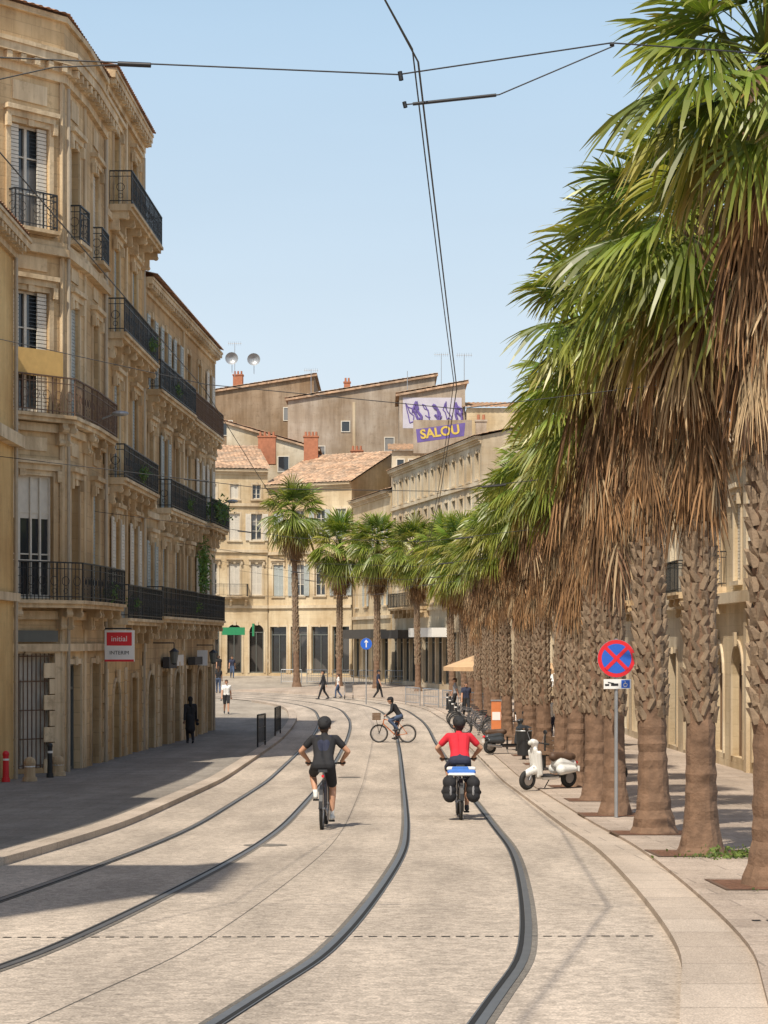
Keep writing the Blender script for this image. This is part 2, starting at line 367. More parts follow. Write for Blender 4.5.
    if o.get('rail'):
        rail_path(b,o['rail'],[f(u0-0.05,0,0).to_2d(),f(u0-0.05,0,0.3).to_2d(),f(u1+0.05,0,0.3).to_2d(),f(u1+0.05,0,0).to_2d()],v0+0.0,0.95,0.11)
        b.box(trim,f,u0-0.12,u1+0.12,v0-0.1,v0-0.002,0.12,0.36)
    if o.get('grille'):
        n=int((u1-u0)/0.13)
        for i in range(1,n):
            u=u0+(u1-u0)*i/n; b.box(o['grille'],f,u-0.012,u+0.012,v0,v1,-0.05,-0.026)
        for q in (0.02,0.25,0.5,0.75,0.97): b.box(o['grille'],f,u0,u1,v0+(v1-v0)*q,v0+(v1-v0)*q+0.03,-0.055,-0.02)
def corr(b,k,A,E,S,period=0.24,amp=0.05,rowh=0.42):
    A=Vector(A);E=Vector(E);S=Vector(S); nrmv=E.cross(S).normalized()
    if nrmv.z<0: nrmv=-nrmv
    nu=max(4,int(E.length/period)*4); nv=max(1,int(S.length/rowh)); rs=[]
    for j in range(nv): rs+=[(j/nv,0.03),((j+1)/nv-1e-4,0.0)]
    vs=[]
    for t,st in rs:
        jt=rnd.uniform(-0.01,0.01)
        for i in range(nu+1):
            vs.append(A+E*(i/nu)+S*t+nrmv*(amp*abs(math.sin(math.pi*i/4+0.4))+st+jt+rnd.uniform(-.004,.004)))
    n=nu+1
    b.mesh(k,vs,[(j*n+i,j*n+i+1,(j+1)*n+i+1,(j+1)*n+i) for j in range(len(rs)-1) for i in range(nu)])
def chimney(b,x,y,z0,z1,w=0.9,d=0.6,pots=3,k='brick_chimney'):
    b.cube(k,(x-w/2,y-d/2,z0),(x+w/2,y+d/2,z1)); b.cube(k,(x-w/2-0.06,y-d/2-0.06,z1),(x+w/2+0.06,y+d/2+0.06,z1+0.12))
    for i in range(pots):
        px=x-w/2+w*(i+0.5)/pots; b.tube('brick_chimney',(px,y,z1+0.12),(px,y,z1+0.5),0.11,0.09,8)
def antenna(b,x,y,z0,h=2.5):
    b.tube('galv',(x,y,z0),(x,y,z0+h),0.03)
    b.tube('galv',(x-0.7,y,z0+h-0.1),(x+0.7,y,z0+h-0.1),0.02)
    for i in range(7): b.tube('galv',(x-0.6+i*0.2,y-0.25,z0+h-0.1),(x-0.6+i*0.2,y+0.25,z0+h-0.1),0.012); b.tube('galv',(x-0.6+i*0.2,y,z0+h-0.3),(x-0.6+i*0.2,y,z0+h+0.1),0.012)
def dish(b,x,y,z,r=0.5):
    b.tube('galv',(x,y,z-1.3),(x,y,z),0.03); vs=[]; n=16
    for i in range(4):
        for j in range(n):
            t=2*math.pi*j/n; q=r*(i+0.02)/3; vs.append((x+q*math.cos(t),y-0.15-0.5*q*q/r+0.0,z+q*math.sin(t)*0.95+0.1))
    b.mesh('galv',vs,[(i*n+j,i*n+(j+1)%n,(i+1)*n+(j+1)%n,(i+1)*n+j) for i in range(3) for j in range(n)])
    b.tube('galv',(x,y-0.1,z-0.3),(x,y-0.6,z+0.1),0.02)
NM={'tiles':'roof','tiles_pale':'roof','glass':'windows','frame':'window_frames','trim':'stone_trim','trim_pale':'stone_trim','iron':'iron_railings','shutter':'shutters','shutter_white':'shutters','brick_chimney':'chimneys'}
for k in list(MATS):
    if k.startswith('wall_'): NM[k]='walls'
def finish(name,b,loc): 
    e=empty(name,loc); b.build(e,NM); return e
# ------------------------------------------------------------------ ground & road
def grid_sheet(name,x0,x1,nx,ylist,dz,mat):
    xs=np.linspace(x0,x1,nx+1); V=[(x,y,zg(y)+dz) for y in ylist for x in xs]; n=nx+1
    F=[(j*n+i,j*n+i+1,(j+1)*n+i+1,(j+1)*n+i) for j in range(len(ylist)-1) for i in range(nx)]
    return mobj(name,V,F,[mat])
yl=[-80]+list(np.arange(-60,300,1.0))+[340,400,600,1200,2500,4000]
grid_sheet('ground',-3000,3000,40,yl,-0.03,'ground_mat')
def ribbon(name,o0,o1,dz,mat,y0=-12,y1=999,parent=None,skirt=0.0,imax=None):
    nc=max(1,int(abs(o1-o0)/1.0)); V=[];F=[];rows=0
    idx=[i for i in range(len(TRK)) if y0<=TRK[i].y<=y1]
    for i in idx:
        ofs=[o0+(o1-o0)*j/nc for j in range(nc+1)]
        for o in ofs:
            p=TRK[i]+TN[i]*o; V.append((p.x,p.y,zg(p.y)+dz))
        if skirt:
            for o in (o0,o1):
                p=TRK[i]+TN[i]*o; V.append((p.x,p.y,zg(p.y)+dz-skirt))
        rows+=1
    n=nc+1+(2 if skirt else 0)
    for j in range(rows-1):
        for i in range(nc): F.append((j*n+i,j*n+i+1,(j+1)*n+i+1,(j+1)*n+i))
        if skirt:
            F.append((j*n+0,(j+1)*n+0,(j+1)*n+nc+1,j*n+nc+1)); F.append((j*n+nc,(j+1)*n+nc,(j+1)*n+nc+2,j*n+nc+2))
    return mobj(name,V,F,[mat],parent)
road=empty('road')
ribbon('road_carriageway',-5.2,1.78,0.0,'road_surface',parent=road)
ribbon('pavement',-15,-5.56,0.095,'paving_left',y1=97,skirt=0.12)
ribbon('pavement',2.26,16,0.095,'paving',y1=130,skirt=0.12)
ribbon('kerb',-5.56,-5.2,0.1,'kerb_stone',y1=118,skirt=0.13)
ribbon('kerb',1.78,2.26,0.06,'kerb_stone',skirt=0.1)
tr=empty('tram_tracks')
for c in (0.0,-3.4):
    for s in (-1,1):
        o=c+s*0.7175
        ribbon('rail_bed',o-0.072,o+0.072,0.004,'rail_bed',parent=tr)
        ribbon('rail_head',o-0.028,o+0.028,0.009,'rail_steel',parent=tr)
        g=o-s*0.046; ribbon('rail_groove',g-0.016,g+0.016,0.009,'groove',parent=tr)
        g=o-s*0.068; ribbon('rail_lip',g-0.005,g+0.005,0.009,'rail_steel',parent=tr)
def cross_strip(name,y,x0,x1,w,dz,mat,parent,dots=False,slope=0.0):
    b=Batch(); n=int((x1-x0)/0.11)
    for i in range(n):
        a=x0+(x1-x0)*i/n; c=a+(x1-x0)/n*(0.6 if dots else 1.0)
        q=[(a,y+a*slope),(c,y+c*slope),(c,y+w+c*slope),(a,y+w+a*slope)]
        b.poly(mat,[(p[0],p[1],zg(p[1])+dz) for p in q])
    b.build(parent,{mat:name})
cross_strip('drain_slots',15.2,-4.0,2.1,0.04,0.004,'groove',road,dots=True,slope=0.02)
cross_strip('drain_slots',15.4,2.85,8,0.07,0.1,'groove',road,dots=True,slope=0.02)
for yy in (24.5,35,46,58,72): cross_strip('joint',yy,-3.9,2.7,0.012,0.003,'rail_bed',road)
ribbon('joint',-1.704,-1.696,0.003,'rail_bed',parent=road)
b=Batch()
for (mx,my) in ((-1.6,27),(-0.9,52),(3.0,13.5)):
    n=20; b.poly('rail_bed',[(mx+0.3*math.cos(2*math.pi*i/n),my+0.3*math.sin(2*math.pi*i/n),zg(my+0.3*math.sin(2*math.pi*i/n))+(0.006 if mx<2 else 0.101)) for i in range(n)])
b.build(empty('manhole_cover'),{'rail_bed':'cover'})
# ------------------------------------------------------------------ LEFT BUILDINGS
def ops_row(centres,w,v0,v1,**k): return [dict(u0=c-w/2,u1=c+w/2,v0=v0,v1=v1,**k) for c in centres]
Z=lambda h:CAMZ+h
def block_back(b,pts,z0,z1,wall,depth_pts):
    P=[Vector(p) for p in pts]+[Vector(p) for p in depth_pts]
    n=len(P)
    for i in range(len(pts)-1,n):
        a=P[i]; c=P[(i+1)%n]; b.poly(wall,[(a.x,a.y,z0),(c.x,c.y,z0),(c.x,c.y,z1),(a.x,a.y,z1)])
    b.poly(wall,[(p.x,p.y,z1) for p in P])
b=Batch(); f=Fr((-9.15,30),(-9.15,49.4))
base=-2.1; ops=[]
for c in (2,5.4,8.8,12.2,15.6): ops+= ops_row([c],1.2,Z(-2.4),Z(0.4),kind='shop',glass='shopglass')+ops_row([c],1.1,Z(1.6),Z(4.2),shut='shutter',hood=True)+ops_row([c],1.1,Z(5.6),Z(8.0),shut='shutter')
facade(b,f,base-0.6,Z(9.4),ops,'wall_yellow'); pts=[(-9.15,30),(-9.15,49.4),(-9.9,49.4)]
cornice(b,'trim',pts,Z(9.4),0.55,0.4); band(b,'trim',pts,Z(4.75),Z(5.05),0.25); band(b,'trim',pts,Z(0.95),Z(1.15),0.15)
block_back(b,[(-9.15,30),(-9.15,49.4)],base-0.6,Z(9.4),'wall_yellow',[(-18,49.4),(-18,30)])
corr(b,'tiles',(-8.75,30,Z(9.95)),(0,19.4,0),(-7,0,2.2))
b.tube('downpipe',(-9.05,49.2,base-0.3),(-9.05,49.2,Z(9.4)),0.05)
finish('yellow_rendered_building',b,(-12,40,0))
for (y0,y1,h,x1) in ((12,30,13.3,-9.3),(-14,-4.5,13,-10.5)):
    b=Batch(); f=Fr((x1,y0),(x1,y1)); ops=[]
    for i in range(int((y1-y0)/3)):
        c=1.6+i*3
        for k,(a,d) in enumerate(((0.6,3.0),(4.8,7.4),(8.6,11.2))): ops+=ops_row([c],1.1,a-0.3,d,shut='shutter' if k else None,hood=True)
    facade(b,f,-1.2,h,ops,'wall_tan'); cornice(b,'trim',[(x1,y0),(x1,y1)],h,0.6,0.5); block_back(b,[(x1,y0),(x1,y1)],-1.2,h,'wall_tan',[(x1-10,y1),(x1-10,y0)])
    corr(b,'tiles',(x1+0.4,y0,h+0.6),(0,y1-y0,0),(-7,0,2.2)); finish('apartment_building',b,(x1-4,(y0+y1)/2,0))
b=Batch(); ty0,ty1=3.4,7.4; f=Fr((-9.0,ty0),(-9.0,ty1)); facade(b,f,-1,23.5,sum([ops_row([2.0],1.2,z,z+2.4,hood=True) for z in (3,8,13,18)],[]),'wall_tan'); cornice(b,'trim',[(-9.0,ty0),(-9.0,ty1)],23.5,0.6,0.4); block_back(b,[(-9.0,ty0),(-9.0,ty1)],-1,23.5,'wall_tan',[(-14,ty1),(-14,ty0)]); finish('offscreen_shadow_tower',b,(-11,5,0))  # unseen tower, added and sized to cast the shadow band over the near road
# corner building
A=(-10.9,50.3);B=(-8.5,52.9);B2=(-8.28,55.3);C=(-8.2,58.7);D=(-8.02,66.6);E=(-7.15,84.0)
b=Batch(); gz=-2.6
cp=[A,B,B2,C]; WK='wall_tan'
fl=[Z(1.04),Z(5.9),Z(10.6)]
fAB=Fr(A,B); c=2.45
ops=[dict(u0=1.45,u1=3.25,v0=gz+0.9,v1=gz+3.9,grille='iron_rust',glass='frame',kind='shop',frame='frame',sw=0.18),
     dict(u0=1.15,u1=3.2,v0=fl[0]+0.05,v1=Z(4.3),kind='win',frame='frame',hood=True,depth=0.15,blind='frame',bl=0.35),
     dict(u0=c-0.62,u1=c+0.62,v0=fl[1]+0.05,v1=Z(9.1),fold='shutter_white',hood=True),
     dict(u0=c-0.62,u1=c+0.62,v0=fl[2]+0.1,v1=Z(13.4),hood=True,rail='iron',fold='shutter_white')]
facade(b,fAB,gz-0.5,Z(14.7),ops,WK)
b.box('yellow_blind',fAB,1.5,3.3,fl[1]+0.95,fl[1]+1.65,0.3,0.32)
for u in (1.55,1.9,2.55,2.85): b.box('frame',fAB,u-0.025,u+0.025,fl[0]+0.1,Z(4.25),-0.13,-0.06)
b.box('frame',fAB,1.17,3.18,fl[0]+1.0,fl[0]+1.06,-0.13,-0.07)
b.box('frame_dark',fAB,1.4,3.3,gz+4.2,gz+4.5,0,0.12)
for P,Q,ww,sh in ((B,B2,0.95,'shutter'),(B2,C,1.05,'shutter')):
    f=Fr(P,Q); c=f.L/2
    ops=[dict(u0=c-0.7,u1=c+0.7,v0=gz+0.1,v1=gz+3.6,kind='shop',glass='shopglass',frame='frame_dark',low=True)]
    ops+=[dict(u0=c-ww/2,u1=c+ww/2,v0=fl[0]+0.05,v1=Z(4.2),hood=True,closed='shutter' if Q==C else None),
          dict(u0=c-ww/2,u1=c+ww/2,v0=fl[1]+0.05,v1=Z(9.0),hood=True,closed='shutter' if Q!=C else None),
          dict(u0=c-ww/2,u1=c+ww/2,v0=fl[2]+0.1,v1=Z(13.3),hood=True,rail='iron',closed='shutter_white' if Q==C else None)]
    facade(b,f,gz-1.2,Z(14.7),ops,WK)
    b.box('white_paint',f,c-0.45,c+0.25,gz+1.2,gz+2.9,-0.17,-0.165); b.box('blue_paint',f,c-0.35,c+0.15,gz+1.4,gz+1.9,-0.164,-0.161)
    for (a,d) in ((Z(4.95),Z(5.3)),(Z(9.65),Z(10.0)),(Z(14.0),Z(14.5))): b.box('trim',f,c-0.4,c+0.4,a,d,0,0.04)
for (a,d) in ((Z(4.95),Z(5.3)),(Z(9.65),Z(10.0)),(Z(14.0),Z(14.5))): b.box('trim',fAB,1.9,3.0,a,d,0,0.04)
cornice(b,'trim',cp,Z(14.7),0.75,0.45); band(b,'wall_tan',cp,Z(15.45),Z(16.3),0.05); band(b,'trim',cp,Z(16.3),Z(16.45),0.15)
for v in (fl[0]-0.5,fl[1]-0.45,fl[2]-0.35): band(b,'trim',cp,v,v+0.22,0.12)
band(b,'trim',cp,Z(10.1),Z(10.3),0.2); band(b,'trim',cp,gz+3.95,gz+4.15,0.14)
balcony(b,cp,fl[0],0.65); balcony(b,cp[:2]+[B2,C],fl[1]-0.003,0.42,rk='iron_rust')
for p in (A,B,B2,C):
    f=Fr(p,(p[0]+0.1,p[1]+1)); b.box('trim',f,-0.12,0.12,gz-1.2,Z(14.7),-0.05,0.03)
fc=Fr(B2,C)
quoins(b,'trim',fc,fc.L,gz+0.3,gz+3.9,-1); quoins(b,'trim',fAB,fAB.L-0.14,gz+0.3,gz+3.9,-1,h=0.42)
corr(b,'tiles',(-10.9,49.9,Z(16.45)),(2.6,2.8,0),(-5,4,1.9)); corr(b,'tiles',(-8.3,52.7,Z(16.45)),(0.3,6.0,0),(-7,0,2))
block_back(b,cp,gz-0.5,Z(16.2),WK,[(-18,58.7),(-18,50.3)])
b.tube('downpipe',(-8.36,53.0,gz),(-8.36,53.0,Z(14.6)),0.05); b.tube('downpipe',(-8.12,58.4,gz),(-8.12,58.4,Z(14.6)),0.05)
finish('corner_apartment_building',b,(-12,54,0))
# second part C-D
b=Batch(); f=Fr(C,D); gz2=-2.75; fl2=[Z(0.65),Z(4.8),Z(9.1),Z(13.0)]
cc=[2.1,5.8]; ops=ops_row(cc,1.3,gz2+0.1,gz2+3.2,kind='shop',glass='shopglass',frame='frame_dark',arch=True)
ops[1]['kind']='door'; ops[1]['frame']='wood_door'; ops[1]['arch']=False
tops=[Z(3.7),Z(7.8),Z(11.9),Z(15.4)]
for i,v in enumerate(fl2): ops+=ops_row(cc,1.15,v+0.03,tops[i],hood=True,**({'fold':'shutter'} if i in (1,) else {'closed':'shutter'} if i==2 else {'shut':'shutter_white'} if i==0 else {}))
facade(b,f,gz2-0.8,Z(16.2),ops,'wall_gold')
pd=[C,D]; cornice(b,'trim',pd,Z(16.2),0.6,0.36)
for i,v in enumerate(fl2):
    band(b,'trim',pd,v-0.5,v-0.3,0.1)
    balcony(b,[f(0.3 if i!=3 else 0.9,0).to_2d(),f(f.L-0.3,0).to_2d()],v,0.72 if i in (0,3) else 0.6)
for u in (0.15,3.95,f.L-0.15): b.box('trim',f,u-0.13,u+0.13,gz2+4.0,Z(16.2),0,0.07)
quoins(b,'trim',f,0.02,gz2+0.2,gz2+3.9,1); quoins(b,'trim',f,f.L-0.02,gz2+0.2,gz2+3.9,-1); quoins(b,'trim',f,3.7,gz2+0.2,gz2+3.9,1)
block_back(b,pd,gz2-0.8,Z(16.2),'wall_gold',[(-18,66.6),(-18,58.7)])
corr(b,'tiles',(-7.8,58.6,Z(16.8)),(0.2,8.0,0),(-7,0,2)); chimney(b,-8.3,67.3,Z(11.5),Z(13.6),0.5,0.8,2)
b.tube('downpipe',(-7.97,66.4,gz2),(-7.97,66.4,Z(16)),0.055)
finish('stone_apartment_building',b,(-12,62,0))
# third part D-E
b=Batch(); f=Fr(D,E); fl3=[Z(0.8),Z(4.6),Z(8.4)]; n=6; cc=[(i+0.5)*f.L/n for i in range(n)]
ops=[]
for i,c in enumerate(cc):
    ops+=ops_row([c],1.4,gz2-0.05,gz2+3.3,kind='door' if i in (1,4) else 'shop',frame='wood_door' if i in (1,4) else 'frame_dark',glass='shopglass',arch=(i%2==0),low=True)
    for j,v in enumerate(fl3):
        kw={}
        r=rnd.random()
        if r<0.35: kw['closed']='shutter'
        elif r<0.9: kw['shut']='shutter' if i<3 else 'shutter_white'
        ops+=ops_row([c],1.05,v+0.03+(0.5 if j==2 and i>2 else 0),v+2.55,hood=(j<2),**kw)
facade(b,f,gz2-0.8,Z(11.6),ops,'wall_ochre')
pd=[D,E,(-7.65,84.0)]; cornice(b,'trim',pd,Z(11.6),0.5,0.35)
for v in (fl3[0]-0.45,fl3[1]-0.45,fl3[2]-0.4): band(b,'trim',[D,E],v,v+0.2,0.1)
balcony(b,[f(0.3,0).to_2d(),f(8.4,0).to_2d()],fl3[0],0.65); balcony(b,[f(9.0,0).to_2d(),f(f.L-0.3,0).to_2d()],fl3[0],0.55)
balcony(b,[f(2.9,0).to_2d(),f(11.5,0).to_2d()],fl3[1],0.55); balcony(b,[f(12.0,0).to_2d(),f(f.L-0.1,0).to_2d()],fl3[1],0.7)
balcony(b,[f(0.3,0).to_2d(),f(8.4,0).to_2d()],fl3[2],0.6); balcony(b,[f(9.0,0).to_2d(),f(f.L-0.3,0).to_2d()],fl3[2],0.5,rk='iron_rust')
for u in (0.15,8.7,f.L-0.15): b.box('trim',f,u-0.13,u+0.13,gz2+4.0,Z(11.6),0,0.07)
for u in (3.0,5.7,8.5,11.4,14.3): quoins(b,'trim',f,u-0.2,gz2+0.2,gz2+3.9,1)
block_back(b,[D,E],gz2-0.8,Z(11.6),'wall_ochre',[(-17,84.0),(-17,66.6)])
corr(b,'tiles',(-7.55,66.6,Z(12.15)),(0.8,17.6,0),(-7,0,2.0)); chimney(b,-9.3,76,Z(11.9),Z(13.7),0.6,0.8,2)
b.tube('downpipe',(-7.12,83.8,gz2),(-7.12,83.8,Z(11.5)),0.055)
b.box('galv',f,9,f.L-1,Z(12.3),Z(12.45),-0.5,-0.1)
b.box('awning_dark',f,3.6,5.4,gz2+3.4,gz2+3.8,0.08,0.3); b.box('awning_dark',f,9.6,11.6,gz2+3.45,gz2+3.75,0.08,0.35)
b.box('white_paint',f,6.4,8.2,gz2+3.45,gz2+3.85,0.06,0.12); b.box('green_paint',f,12.4,14.0,gz2+3.45,gz2+3.8,0.06,0.12)
for u in (11.9,): b.box('white_paint',f,u-0.04,u+0.04,gz2+3.4,gz2+4.0,0.1,0.5)
finish('long_apartment_building',b,(-12,75,0))
# ------------------------------------------------------------------ generic building
def simple(name,P0,P1,depth,z0,z1,rows,spacing,wall,trim='trim_pale',win=1.0,roof='tiles_pale',rise=2.0,extra=None,shut=None,corn=0.45,gap=None):
    b=Batch(); f=Fr(P0,P1); n=max(1,int(f.L/spacing)); cc=[(i+0.5)*f.L/n for i in range(n)]
    ops=[]
    for (v0,v1,kw) in rows:
        kw=dict(kw); w=kw.pop('w',win)
        for i,c in enumerate(cc):
            k2=dict(kw); r=rnd.random()
            if shut and k2.get('kind') is None: 
                if r<0.3: k2['closed']=shut
                elif r<0.75: k2['shut']=shut
            ops+=ops_row([c],w,v0,v1,**k2)
    facade(b,f,z0,z1,ops,wall,trim)
    bk=[f(f.L,0,-depth).to_2d(),f(0,0,-depth).to_2d()]
    block_back(b,[P0,P1],z0,z1,wall,bk)
    if corn: cornice(b,trim,[P0,P1],z1,corn,0.4,dent=False)
    if rise:
        o=f(-0.2,z1+corn,0.45); corr(b,roof,o,f.U.to_3d()*(f.L+0.4),(-f.N*(depth*0.6)).to_3d()+Vector((0,0,rise)),0.34,0.06)
        for u in (0.0,f.L):
            b.poly(wall,[f(u,z1,0),f(u,z1,-depth*0.6),f(u,z1+corn+rise*0.95,-depth*0.57),f(u,z1+corn,0)])
        b.poly(wall,[f(0,z1,-depth*0.57),f(f.L,z1,-depth*0.57),f(f.L,z1+corn+rise*0.93,-depth*0.57),f(0,z1+corn+rise*0.93,-depth*0.57)])
    if extra: extra(b,f)
    return finish(name,b,(*f(f.L/2,0,-depth/2).to_2d(),0))
g=zg(165)
def exF(b,f):
    for v in (Z(2.6),Z(7.2),Z(11.0)): band(b,'trim_pale',[f(0,0).to_2d(),f(f.L,0).to_2d()],v,v+0.25,0.15)
    chimney(b,-10.0,171,Z(15),Z(17.3),1.5,0.9,4); chimney(b,-20,170,Z(15),Z(17))
    balcony(b,[f(9,0).to_2d(),f(13.0,0).to_2d()],Z(3.6),0.7,orn=False)
simple('cream_building',(-24,162),(-9.6,165),12,g-1,Z(13.6),[(g+0.2,g+4.2,dict(kind='shop',glass='shopglass',arch=True,frame='frame_dark',w=1.2)),(Z(3.7),Z(6.3),dict(hood=True,w=0.9)),(Z(8.2),Z(10.4),dict(w=0.9)),(Z(11.6),Z(12.8),dict(w=0.7))],1.8,'wall_cream',rise=2.6,roof='tiles_pale',extra=exF,shut='shutter_white')
def exF2(b,f):
    for v in (Z(2.6),Z(7.0)): band(b,'trim_pale',[f(0,0).to_2d(),f(f.L,0).to_2d()],v,v+0.25,0.15)
    chimney(b,-6.2,170,Z(14.5),Z(17.2),1.2,0.9,4); chimney(b,-2.3,170,Z(13.5),Z(16.0),1.0,0.8,3)
simple('cream_building',(-9.55,165.1),(-2.6,161),12,g-1,Z(12.3),[(g+0.2,g+4.0,dict(kind='shop',glass='shopglass',frame='frame_dark',w=1.6)),(Z(3.6),Z(6.2),dict(hood=True)),(Z(8.2),Z(10.6),dict())],2.0,'wall_cream',rise=3.0,roof='tiles_pale',extra=exF2,shut='shutter')
g=zg(150)
def exG(b,f):
    for v in (Z(1.6),Z(6.0)): band(b,'trim_pale',[f(0,0).to_2d(),f(f.L,0).to_2d()],v,v+0.25,0.15)
    b.box('awning_dark',f,1,f.L-1,g+3.2,g+3.9,0.1,1.3)
simple('shop_building',(-2.5,160.5),(0.5,147),12,g-1,Z(10.6),[(g+0.2,g+3.6,dict(kind='shop',glass='shopglass',frame='frame_dark',w=2.0)),(Z(2.6),Z(5.0),dict(hood=True)),(Z(7.0),Z(9.2),dict())],2.8,'wall_cream',rise=2.0,extra=exG,shut='shutter')
def exG2(b,f):
    for v in (Z(2.0),Z(6.2),Z(9.4)): band(b,'trim_pale',[f(0,0).to_2d(),f(f.L,0).to_2d()],v,v+0.22,0.16)
    b.box('awning_dark',f,1,9,g+3.2,g+3.8,0.1,1.5); b.box('white_paint',f,11,18,g+3.3,g+3.9,0.1,1.2)
    balcony(b,[f(2,0).to_2d(),f(12,0).to_2d()],Z(2.3),0.8,orn=False)
    chimney(b,6.5,134,Z(12.4),Z(14.6),0.7,0.7,2,k='wall_grey')
simple('grey_stone_building',(0.6,146.6),(5.9,121),12,g-1,Z(11.9),[(g+0.2,g+3.6,dict(kind='shop',glass='shopglass',frame='frame_dark',w=1.8)),(Z(2.5),Z(5.0),dict(hood=True)),(Z(6.8),Z(8.9),dict()),(Z(9.8),Z(11.4),dict(w=0.9))],1.9,'wall_pale',rise=1.6,extra=exG2)
def exR(b,f):
    P=[f(0,0).to_2d(),f(f.L,0).to_2d()]
    for v in (Z(1.0),): band(b,'trim_pale',P,v,v+0.3,0.25)
    n=max(1,int(f.L/3.0))
    for i in range(n):
        if i%3==0: b.box('trim_pale',f,i*f.L/n-0.2,i*f.L/n+0.2,-3.2,Z(4.6),0,0.1)
        if i%4==1: balcony(b,[f((i+0.1)*f.L/n,0).to_2d(),f((i+0.9)*f.L/n,0).to_2d()],Z(1.5),0.6,orn=False)
for (ya,yb,top,wl,xx) in ((121,100,6.5,'wall_pale',9.4),(100,82,5.2,'wall_cream',9.6),(82,62,5.8,'wall_pale',9.7),(62,34,4.7,'wall_cream',9.6)):
    g2=zg((ya+yb)/2)
    simple('street_building',(xx,ya),(xx,yb),10,-3.4,Z(top),[(g2+0.3,g2+3.4,dict(kind='shop',glass='shopglass',arch=(wl=='wall_cream'),frame='wood_door' if wl=='wall_cream' else 'frame_dark',w=1.7,low=True)),(Z(1.6),Z(3.8),dict(hood=True))],3.0,wl,rise=1.8,extra=exR,shut='shutter_white')
def blockb(name,x0,x1,y0,y1,z0,zl,zr,wall,roof='tiles_pale',wins=(),extra=None):
    b=Batch(); 
    b.poly(wall,[(x0,y0,z0),(x1,y0,z0),(x1,y0,zr),(x0,y0,zl)]); b.poly(wall,[(x1,y0,z0),(x1,y1,z0),(x1,y1,zr),(x1,y0,zr)]); b.poly(wall,[(x0,y0,z0),(x0,y1,z0),(x0,y1,zl),(x0,y0,zl)]); b.poly(wall,[(x0,y1,z0),(x1,y1,z0),(x1,y1,zr),(x0,y1,zl)])
    if abs(zl-zr)>0.3:
        E_=Vector((0,y1-y0+0.6,0)); lo=(x0-0.3,y0-0.3,zl+0.05); S_=Vector((x1-x0+0.6,0,zr-zl))
        if zr<zl: lo=(x1+0.3,y0-0.3,zr+0.05); S_=Vector((x0-x1-0.6,0,zl-zr))
        corr(b,roof,lo,E_,S_,0.4,0.07)
        b.hexa('tiles_pale',[(x0-0.3,y0-0.25,zl-0.2),(x1+0.3,y0-0.25,zr-0.2),(x1+0.3,y0+0.02,zr-0.2),(x0-0.3,y0+0.02,zl-0.2),(x0-0.3,y0-0.25,zl-0.02),(x1+0.3,y0-0.25,zr-0.02),(x1+0.3,y0+0.02,zr-0.02),(x0-0.3,y0+0.02,zl-0.02)])
    else:
        corr(b,roof,(x0-0.3,y0-0.3,zl),(x1-x0+0.6,0,0),(0,(y1-y0),1.8),0.4,0.07)
    f=Fr((x0,y0),(x1,y0))
    for (u,v,w,h) in wins:
        b.box('glass',f,u,u+w,v,v+h,0.0,0.01); b.box('frame',f,u-0.08,u,v-0.08,v+h+0.08,0,0.06); b.box('frame',f,u+w,u+w+0.08,v-0.08,v+h+0.08,0,0.06); b.box('frame',f,u,u+w,v+h,v+h+0.08,0,0.06); b.box('frame',f,u,u+w,v-0.08,v,0,0.06)
    if extra: extra(b,f)
    return finish(name,b,((x0+x1)/2,(y0+y1)/2,0))
def exK(b,f):
    b.box('trim_pale',f,6.0,6.25,Z(15),Z(22),0,0.05); antenna(b,5.5,192,Z(24.5),3.0); antenna(b,-7,192,Z(22.5),3.5)
    chimney(b,-3.5,190,Z(22),Z(24.4),0.6,0.6,2)
blockb('gable_house',-8.9,4.7,185,198,0,Z(22.3),Z(24.6),'wall_grey',wins=((2.5,Z(16.5),0.9,1.4),(9.0,Z(17.5),0.8,1.2),(11.2,Z(19.5),0.8,1.0),(5,Z(19.3),0.7,0.9)),extra=exK)
def exL(b,f):
    chimney(b,-14.8,203,Z(25),Z(26.8),1.0,0.9,3); dish(b,-15.2,200,Z(28.0),0.65); dish(b,-13.0,200,Z(27.9),0.65); antenna(b,-15,201,Z(26.5),3.4)
blockb('brown_house',-19,-7,200,214,0,Z(24.6),Z(26.6),'wall_brown',wins=((2.8,Z(20.5),1.0,1.4),(7,Z(18.0),1.0,1.4),(9.0,Z(22.0),0.8,1.2)),extra=exL)
blockb('brown_house',-30,-18.6,196,210,0,Z(22.3),Z(22.3),'wall_brown',roof='tiles',wins=((6.8,Z(17),0.9,1.5),(9.2,Z(17),0.9,1.5)))
blockb('cream_house',-14,-6,178,190,0,Z(19.5),Z(17.0),'wall_pale',roof='tiles',wins=((1.8,Z(15.2),0.9,1.3),(4.6,Z(15),0.9,1.3)))
gm('graffiti_purple',(0.13,0.09,0.28),0.85,var=0.45,scale=1.5); gm('graffiti_yellow',(0.58,0.42,0.08),0.85,var=0.3,scale=2); gm('graffiti_pale',(0.50,0.47,0.52),0.85,var=0.2,scale=1.2)
def exM(b,f):
    antenna(b,6.9,172,Z(21.6),3.0); b.tube('galv',(2.0,171,Z(20)),(2.0,171,Z(23)),0.03)
    b.box('graffiti_pale',f,0.3,5.3,Z(18.0),Z(20.6),0.004,0.01)
    for i in range(6):
        cx=0.8+i*0.82; pts=[]
        for k in range(11):
            a=k*0.85+i*2.1; pts.append(f(cx+0.5*math.cos(a)*(0.6+0.4*math.sin(i+k)),Z(19.3)+1.0*math.sin(a*0.83)*(0.7+0.3*math.cos(k*2+i)),0.012))
        for p,q in zip(pts,pts[1:]): b.tube('graffiti_purple',p,q,0.05+0.07*(i%2),n=6)
